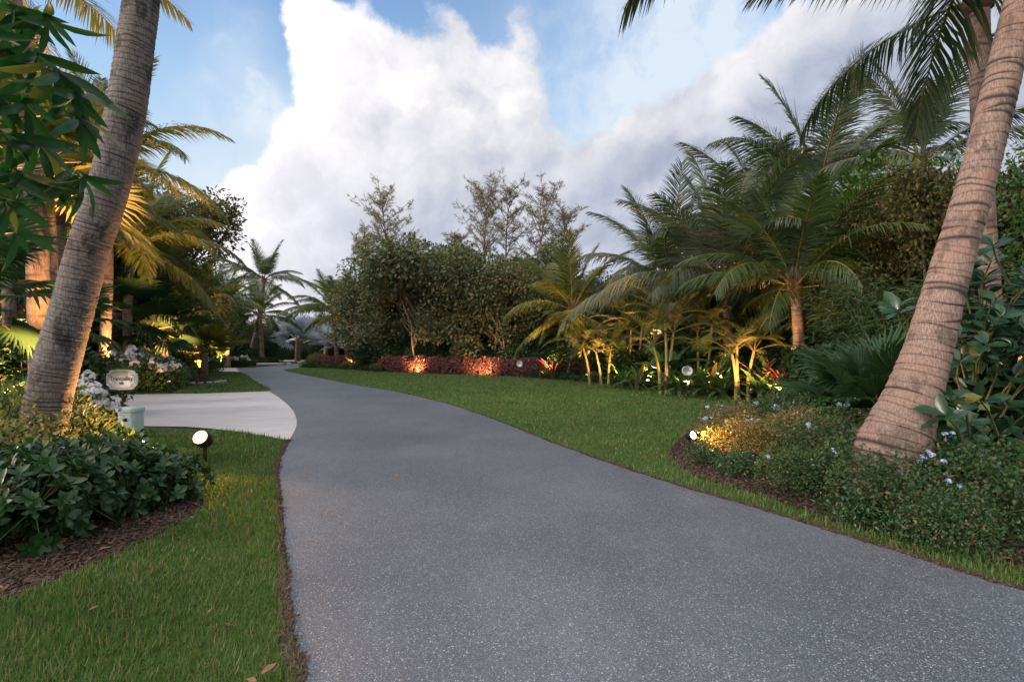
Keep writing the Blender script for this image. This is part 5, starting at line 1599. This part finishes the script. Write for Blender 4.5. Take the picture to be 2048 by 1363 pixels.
def sign(label, name, loc, zc, w_, h_, lines, rz=0.0, face='signface', ink='ink', inline=True, thick=.035):
    t = thing(name, label, 'sign', (loc[0], loc[1], 0), rotz=rz)
    pole = MB(); pole.tube([(0, .022, -.1), (0, .022, zc)], [.012, .012], 8)
    part('post', pole.mesh('post', M['black']), t)
    nt = h_ * .17
    p = part('panel', slab([(x, z + zc) for x, z in plaque(w_, h_, nt, h_ * .05)], 0, thick * .7).mesh('panel', M['signwhite']), t)
    p2 = part('face', slab([(x, z + zc) for x, z in plaque(w_ * .93, h_ * .90, nt * 1.05, h_ * .05)], -.004, 0.001).mesh('face', M[face]), t)
    if inline:
        o_ = plaque(w_ * .87, h_ * .82, nt * 1.1, h_ * .05); i_ = plaque(w_ * .87 - .010, h_ * .82 - .010, nt * 1.1, h_ * .05)
        n = len(o_); mb = MB()
        mb.add([(x, -.0065, z + zc) for x, z in o_] + [(x, -.0065, z + zc) for x, z in i_], [[i, (i + 1) % n, n + (i + 1) % n, n + i] for i in range(n)])
        part('inline', mb.mesh('inline', M[ink]), t)
    for body, sz, x, z, xs in lines:
        text(body, sz, (x, -.006, zc + z), t, M[ink], xs=xs)
    return t
sx, sy = gxy(243, 8.8)
sign('scalloped beige name sign reading Tranquility 488 on a thin post', 'house_sign', (sx, sy), P(243, 759, 8.8)[2], .55, .315,
     [('Tranquility', .098, 0, .018, 1.0), ('488', .058, 0, -.062, 1.05), ('-', .07, -.232, .012, .8), ('-', .07, .232, .012, .8)], rz=R(-6))
d = 13.8
sign('small pale oval sign among the long-leaved plants under the cane palms', 'house_sign', gxy(1375, d), P(1375, 741, d)[2], .27, .225,
     [('The', .042, 0, .042, 1.0), ('Tranquility', .046, 0, .004, .95)], rz=R(8), face='signwhite', ink='inkpurple', inline=False)
d = 22.8
sign('tiny pale sign standing in front of the red hedge', 'house_sign', gxy(1039, d), P(1039, 727, d)[2], .23, .24,
     [('The', .040, 0, .045, 1.0), ('Tranquility', .040, 0, .004, .95)], face='signwhite', inline=False)

# ------------------------------------------------------------------ utility box
t = thing('utility_box', 'pale green plastic utility pedestal beside the driveway', 'utility box', (*gxy(262, 8.1), 0))
def roundbox(w_, dpt, h_, r, z0=0, top=.03, n=6):
    mb = MB()
    rings = [(z0, 1), (z0 + h_ - top, 1), (z0 + h_ - top * .4, .97), (z0 + h_, .86)]
    per = []
    for sx_, sy_, a0 in ((1, 1, 0), (-1, 1, 90), (-1, -1, 180), (1, -1, 270)):
        for a in np.linspace(a0, a0 + 90, n):
            per.append((sx_ * (w_ / 2 - r) + r * math.cos(R(a)), sy_ * (dpt / 2 - r) + r * math.sin(R(a))))
    k = len(per)
    V = []
    for z, s in rings: V += [(x * s, y * s, z) for x, y in per]
    Fq = [[i * k + j, i * k + (j + 1) % k, (i + 1) * k + (j + 1) % k, (i + 1) * k + j] for i in range(len(rings) - 1) for j in range(k)]
    mb.add(V, Fq); mb.f.append(np.arange(k)[None] + 3 * k)
    return mb
part('body', roundbox(.28, .26, .50, .06).mesh('body', M['boxgreen'], True), t)
part('cap', roundbox(.305, .285, .07, .065, .455, .03).mesh('cap', M['boxgreen'], True), t)
mb = MB(); mb.box((0.0, -.134, .34), (.06, .012, .05)); part('latch', mb.mesh('latch', M['black']), t)

# ------------------------------------------------------------------ garden spotlights
PW = 1.5
def spot(label, loc, aim, power, ang=70, lens='lens_small', s=1.0, col=(1.0, .47, .16), h=.22, rad=.04, group=None, blend=.7):
    b = Vector((loc[0], loc[1], 0)); hd = Vector((0, 0, h))
    t = thing('garden_spotlight', label, 'spotlight', b, group=group)
    mb = MB(); mb.tube([(0, 0, -.08), (0, 0, h - .03 * s)], [.008 * s, .011 * s], 6)
    part('stake', mb.mesh('stake', M['black']), t)
    dr = (Vector(aim) - (b + hd)).normalized()
    q = dr.to_track_quat('Z', 'Y')
    zz = np.array([-.04, -.03, -.01, .05, .055]) * s; rr = np.array([.012, .03, .042, .048, .044]) * s
    mb = MB(); mb.tube(np.stack([0 * zz, 0 * zz, zz], 1), rr, 12)
    part('housing', mb.mesh('housing', M['black'], False), t, hd, q.to_euler())
    mb = MB(); a = np.arange(16) * 2 * math.pi / 16
    zt = .058 * s
    mb.add([(math.cos(x) * .040 * s, math.sin(x) * .040 * s, zt) for x in a] + [(0, 0, zt + .014 * s)], [[i, (i + 1) % 16, 16] for i in range(16)])
    part('lens', mb.mesh('lens', M[lens], True), t, hd, q.to_euler())
    if power:
        ld = bpy.data.lights.new('lamp', 'SPOT')
        ld.energy = power; ld.color = col; ld.spot_size = R(ang); ld.spot_blend = blend; ld.shadow_soft_size = rad
        lo = bpy.data.objects.new('lamp', ld)
        COL.objects.link(lo)
        ld.energy = power * PW; lo.parent = t; lo.location = hd + dr * .085 * s
        lo.rotation_euler = (-dr).to_track_quat('Z', 'Y').to_euler()
    return t
x, y = gxy(410, 6.55)
spot('bright lit spotlight on a stake in the left lawn near the driveway', (x, y), (-3.85, 4.4, 1.55), 330, 160, 'lens', 2.2, h=.28, blend=1.0)
x, y = gxy(1378, 7.0)
spot('lit spotlight on a stake at the tip of the right mulch bed', (x, y), (3.6, 5.0, 1.0), 120, 85, 'lens', 1.25, h=.26)
# far bed lamps in view
for i, (px, d, aim, pw, lab) in enumerate([
    (704, 33.6, (706, 600, 36.5), 260, 'small lit bed lamp in front of the palms at the bend'),
    (760, 30.6, (778, 715, 30.2), 60, 'small lit bed lamp at the left end of the red hedge'),
    (833, 27.9, (845, 715, 28.6), 85, 'small lit bed lamp under the large sea grape'),
    (957, 25.4, (975, 712, 26.3), 85, 'small lit bed lamp in the middle of the red hedge'),
    (1084, 22.6, (1125, 640, 23.6), 200, 'small lit bed lamp at the pink-red strap-leaved plants'),
    (1174, 21.0, (1195, 640, 20.6), 260, 'small lit bed lamp right of the propped young palm'),
    (1294, 18.0, (1330, 640, 16.8), 260, 'small lit bed lamp left of the golden cane stems'),
    (1412, 16.0, (1470, 640, 14.6), 200, 'small lit bed lamp right of the oval sign'),
    (1545, 13.6, (1592, 600, 14.8), 40, 'small bed lamp beneath the coconut palm right of the oval sign')]):
    x, y = gxy(px, d - (0 if px < 1400 else .4))
    y0 = y - (.85 if px in (833, 957, 760) else 0)
    spot(lab, (x, y0), P(*aim), pw * 3.2, 105, 'lens_small', 1.3, h=.22)
# lamps hidden in the planting, some added only to brighten dark plants
hid = [
    (8.7, 10, P(45, 150, 8.6), 1000, 90), (9.15, 130, P(30, -30, 9.0), 3400, 56), (14.7, 232, P(218, 300, 15.2), 1300, 62), (15.75, 338, P(325, 380, 18.5), 1700, 48), (15.9, 236, P(262, 400, 16), 800, 55), (7.2, 100, P(70, 120, 8.8), 1000, 50),
    (20.0, 345, P(335, 560, 21.5), 700, 80), (26, 400, P(392, 600, 27.5), 1800, 75), (24.6, 372, P(392, 585, 27.5), 1500, 55), (18.9, 322, P(318, 545, 21), 1100, 60), (13.5, 40, P(10, 250, 13), 1900, 60), (22.4, 322, P(300, 330, 24), 4200, 80),
    (9.2, 20, P(90, 500, 9.5), 500, 100), (33, 440, P(450, 640, 34), 1000, 90),
    (16.3, 1435, P(1450, 560, 17.8), 160, 80), (8.3, 1655, P(1720, 720, 7.6), 18, 100), (10.5, 1850, P(1890, 400, 12.5), 260, 80), (24.8, 1120, P(1131, 640, 26.5), 130, 80), (36.6, 692, P(702, 640, 38), 260, 80),
    (6.4, 1850, P(1960, 700, 5.8), 30, 100),
    (14.7, 1378, P(1335, 650, 15.6), 280, 110), (12.9, 1502, P(1490, 680, 13.9), 220, 110), (18.3, 1232, P(1205, 680, 19.5), 300, 110), (14.1, 1578, P(1592, 600, 14.6), 380, 80),
    (15.75, 285, P(285, 700, 17.2), 20, 150), (15.9, 215, P(215, 700, 17.2), 15, 150), (12.7, 1556, P(1566, 735, 13.3), 60, 90)]  # added lamps, brightening the white-flowered shrubs and the pink-red strap-leaved plant
for d, px, aim, pw, ang in hid:
    spot('lit uplight in the planting ' + near(px), gxy(px, d), aim, pw, ang, 'lens_small', 1.3, h=.3, group='uplights hidden in the planting')

# ------------------------------------------------------------------ small things
# stone ring and debris mound on the island lawn
t = thing('tree_ring', 'small mulch mound with a pale stone rim on the island lawn', 'stone ring', (*gxy(408, 20.5), 0))
mb = MB(); zz = np.linspace(0, .20, 5)
mb.tube(np.stack([0 * zz, 0 * zz, zz], 1), np.array([1, .9, .7, .4, .1]) * .62, 12)
part('mound', mb.mesh('mound', M['mulch']), t)
for i in range(16):
    a = i * 2 * math.pi / 16
    mb = MB(); mb.box((0, 0, 0), (.20, .12, .09))
    v = mb.v[0]; v += rng.normal(0, .012, v.shape)
    part('stone', mb.mesh('stone', M['rock']), t, (math.cos(a) * .72, math.sin(a) * .72, .035), (0, 0, a + math.pi / 2))
for i, (px, py, s) in enumerate([(577, 727.5, .22), (599, 724.8, .22)]):
    x, y = G(px, py)
    mb = MB(); mb.tube([(0, 0, 0), (0, 0, .05), (0, 0, .12)], [s, s * .9, s * .4], 9)
    o = part('rock', mb.mesh('rock', M['rock']), None, (x, y, 0))
    tag(o, 'small pale rock on the lane-end turf, ' + ('nearer the lane' if i == 0 else 'nearer the silver palm'), 'rock')
x, y = G(537, 731.5)
mb = MB(); mb.box((0, 0, .10), (1.9, .5, .2)); mb.v[0] += rng.normal(0, .02, mb.v[0].shape)
tag(part('stone_slab', mb.mesh('stone_slab', M['rock']), None, (x, y + .4, 0)), 'low pinkish stone slab beside the lane bend', 'stone')
# orange stakes in the left shrubs
for i, (px, py, h_) in enumerate([(178, 1062, .24), (115, 1065, .13)]):
    x, y = G(px, py)
    mb = MB(); mb.tube([(0, 0, -.05), (-.02, 0, h_)], [.004, .003], 5)
    tag(part('marker_stake', mb.mesh('marker_stake', M['orangestake']), None, (x, y, 0)), ('taller' if i == 0 else 'shorter') + ' thin orange stake before the glossy left shrubs', 'stake')
# fallen leaves on the right mulch
rg = np.random.default_rng(4)
lm = MB(); lm.add(OVAL_S[0], OVAL_S[1][0]); lm.f.append(OVAL_S[1][1]); dl_me = lm.mesh('dead_leaf', M['deadleaf'])
lx, ly = [], []
T = []
for i in range(260):
    x = rg.uniform(1.8, 6); y = rg.uniform(3, 7)
    if inside(bed_r, np.array([x]), np.array([y]))[0]: T.append((x, y, .03))
for i in range(160):
    x = rg.uniform(-5, -2.2); y = rg.uniform(2.6, 6)
    if inside(bed_l, np.array([x]), np.array([y]))[0]: T.append((x, y, .03))
for i in range(46):
    x = rg.uniform(-1, 5); y = rg.uniform(2.6, 14)
    if not inside(asph, np.array([x]), np.array([y]))[0] and y > 6: T.append((x, y, .05))
for i in range(16):
    T.append((rg.uniform(-3, -1.1), rg.uniform(2.2, 6), .05))
T = np.array(T)
mb = MB(); xx = randdir(len(T)); xx[:, 2] *= .3
mb.scatter(OVAL_S[0], OVAL_S[1], T, xx, np.tile([0, 0, 1.], (len(T), 1)) + randdir(len(T)) * .5, rg.uniform(.04, .08, len(T)))
tag(part('leaf_litter', mb.mesh('leaf_litter', M['deadleaf']), None), 'dry fallen leaves scattered on the mulch and lawn', 'leaf litter', kind='stuff')

# ------------------------------------------------------------------ labels: tell look-alikes apart by their place in the row
bpy.context.view_layer.update()
by = {}
for o in list(COL.objects):
    if o.parent is None and o.get('label') and o.get('category'):
        by.setdefault(o['label'], []).append(o)
ORD = ['first', 'second', 'third', 'fourth', 'fifth', 'sixth', 'seventh', 'eighth', 'ninth', 'tenth']
for lab, os_ in by.items():
    if len(os_) > 1:
        os_.sort(key=lambda o: o.location.x / max(o.location.y, .1))
        for i, o in enumerate(os_):
            w_ = ({2: ['left one of two', 'right one of two'], 3: ['leftmost of three', 'middle of three', 'rightmost of three']}.get(len(os_)) or [x + ' from the left' for x in ORD] * 5)[i]
            if len((lab + ', ' + w_).split()) <= 16 and len(os_) <= 10:
                o['label'] = lab + ', ' + w_
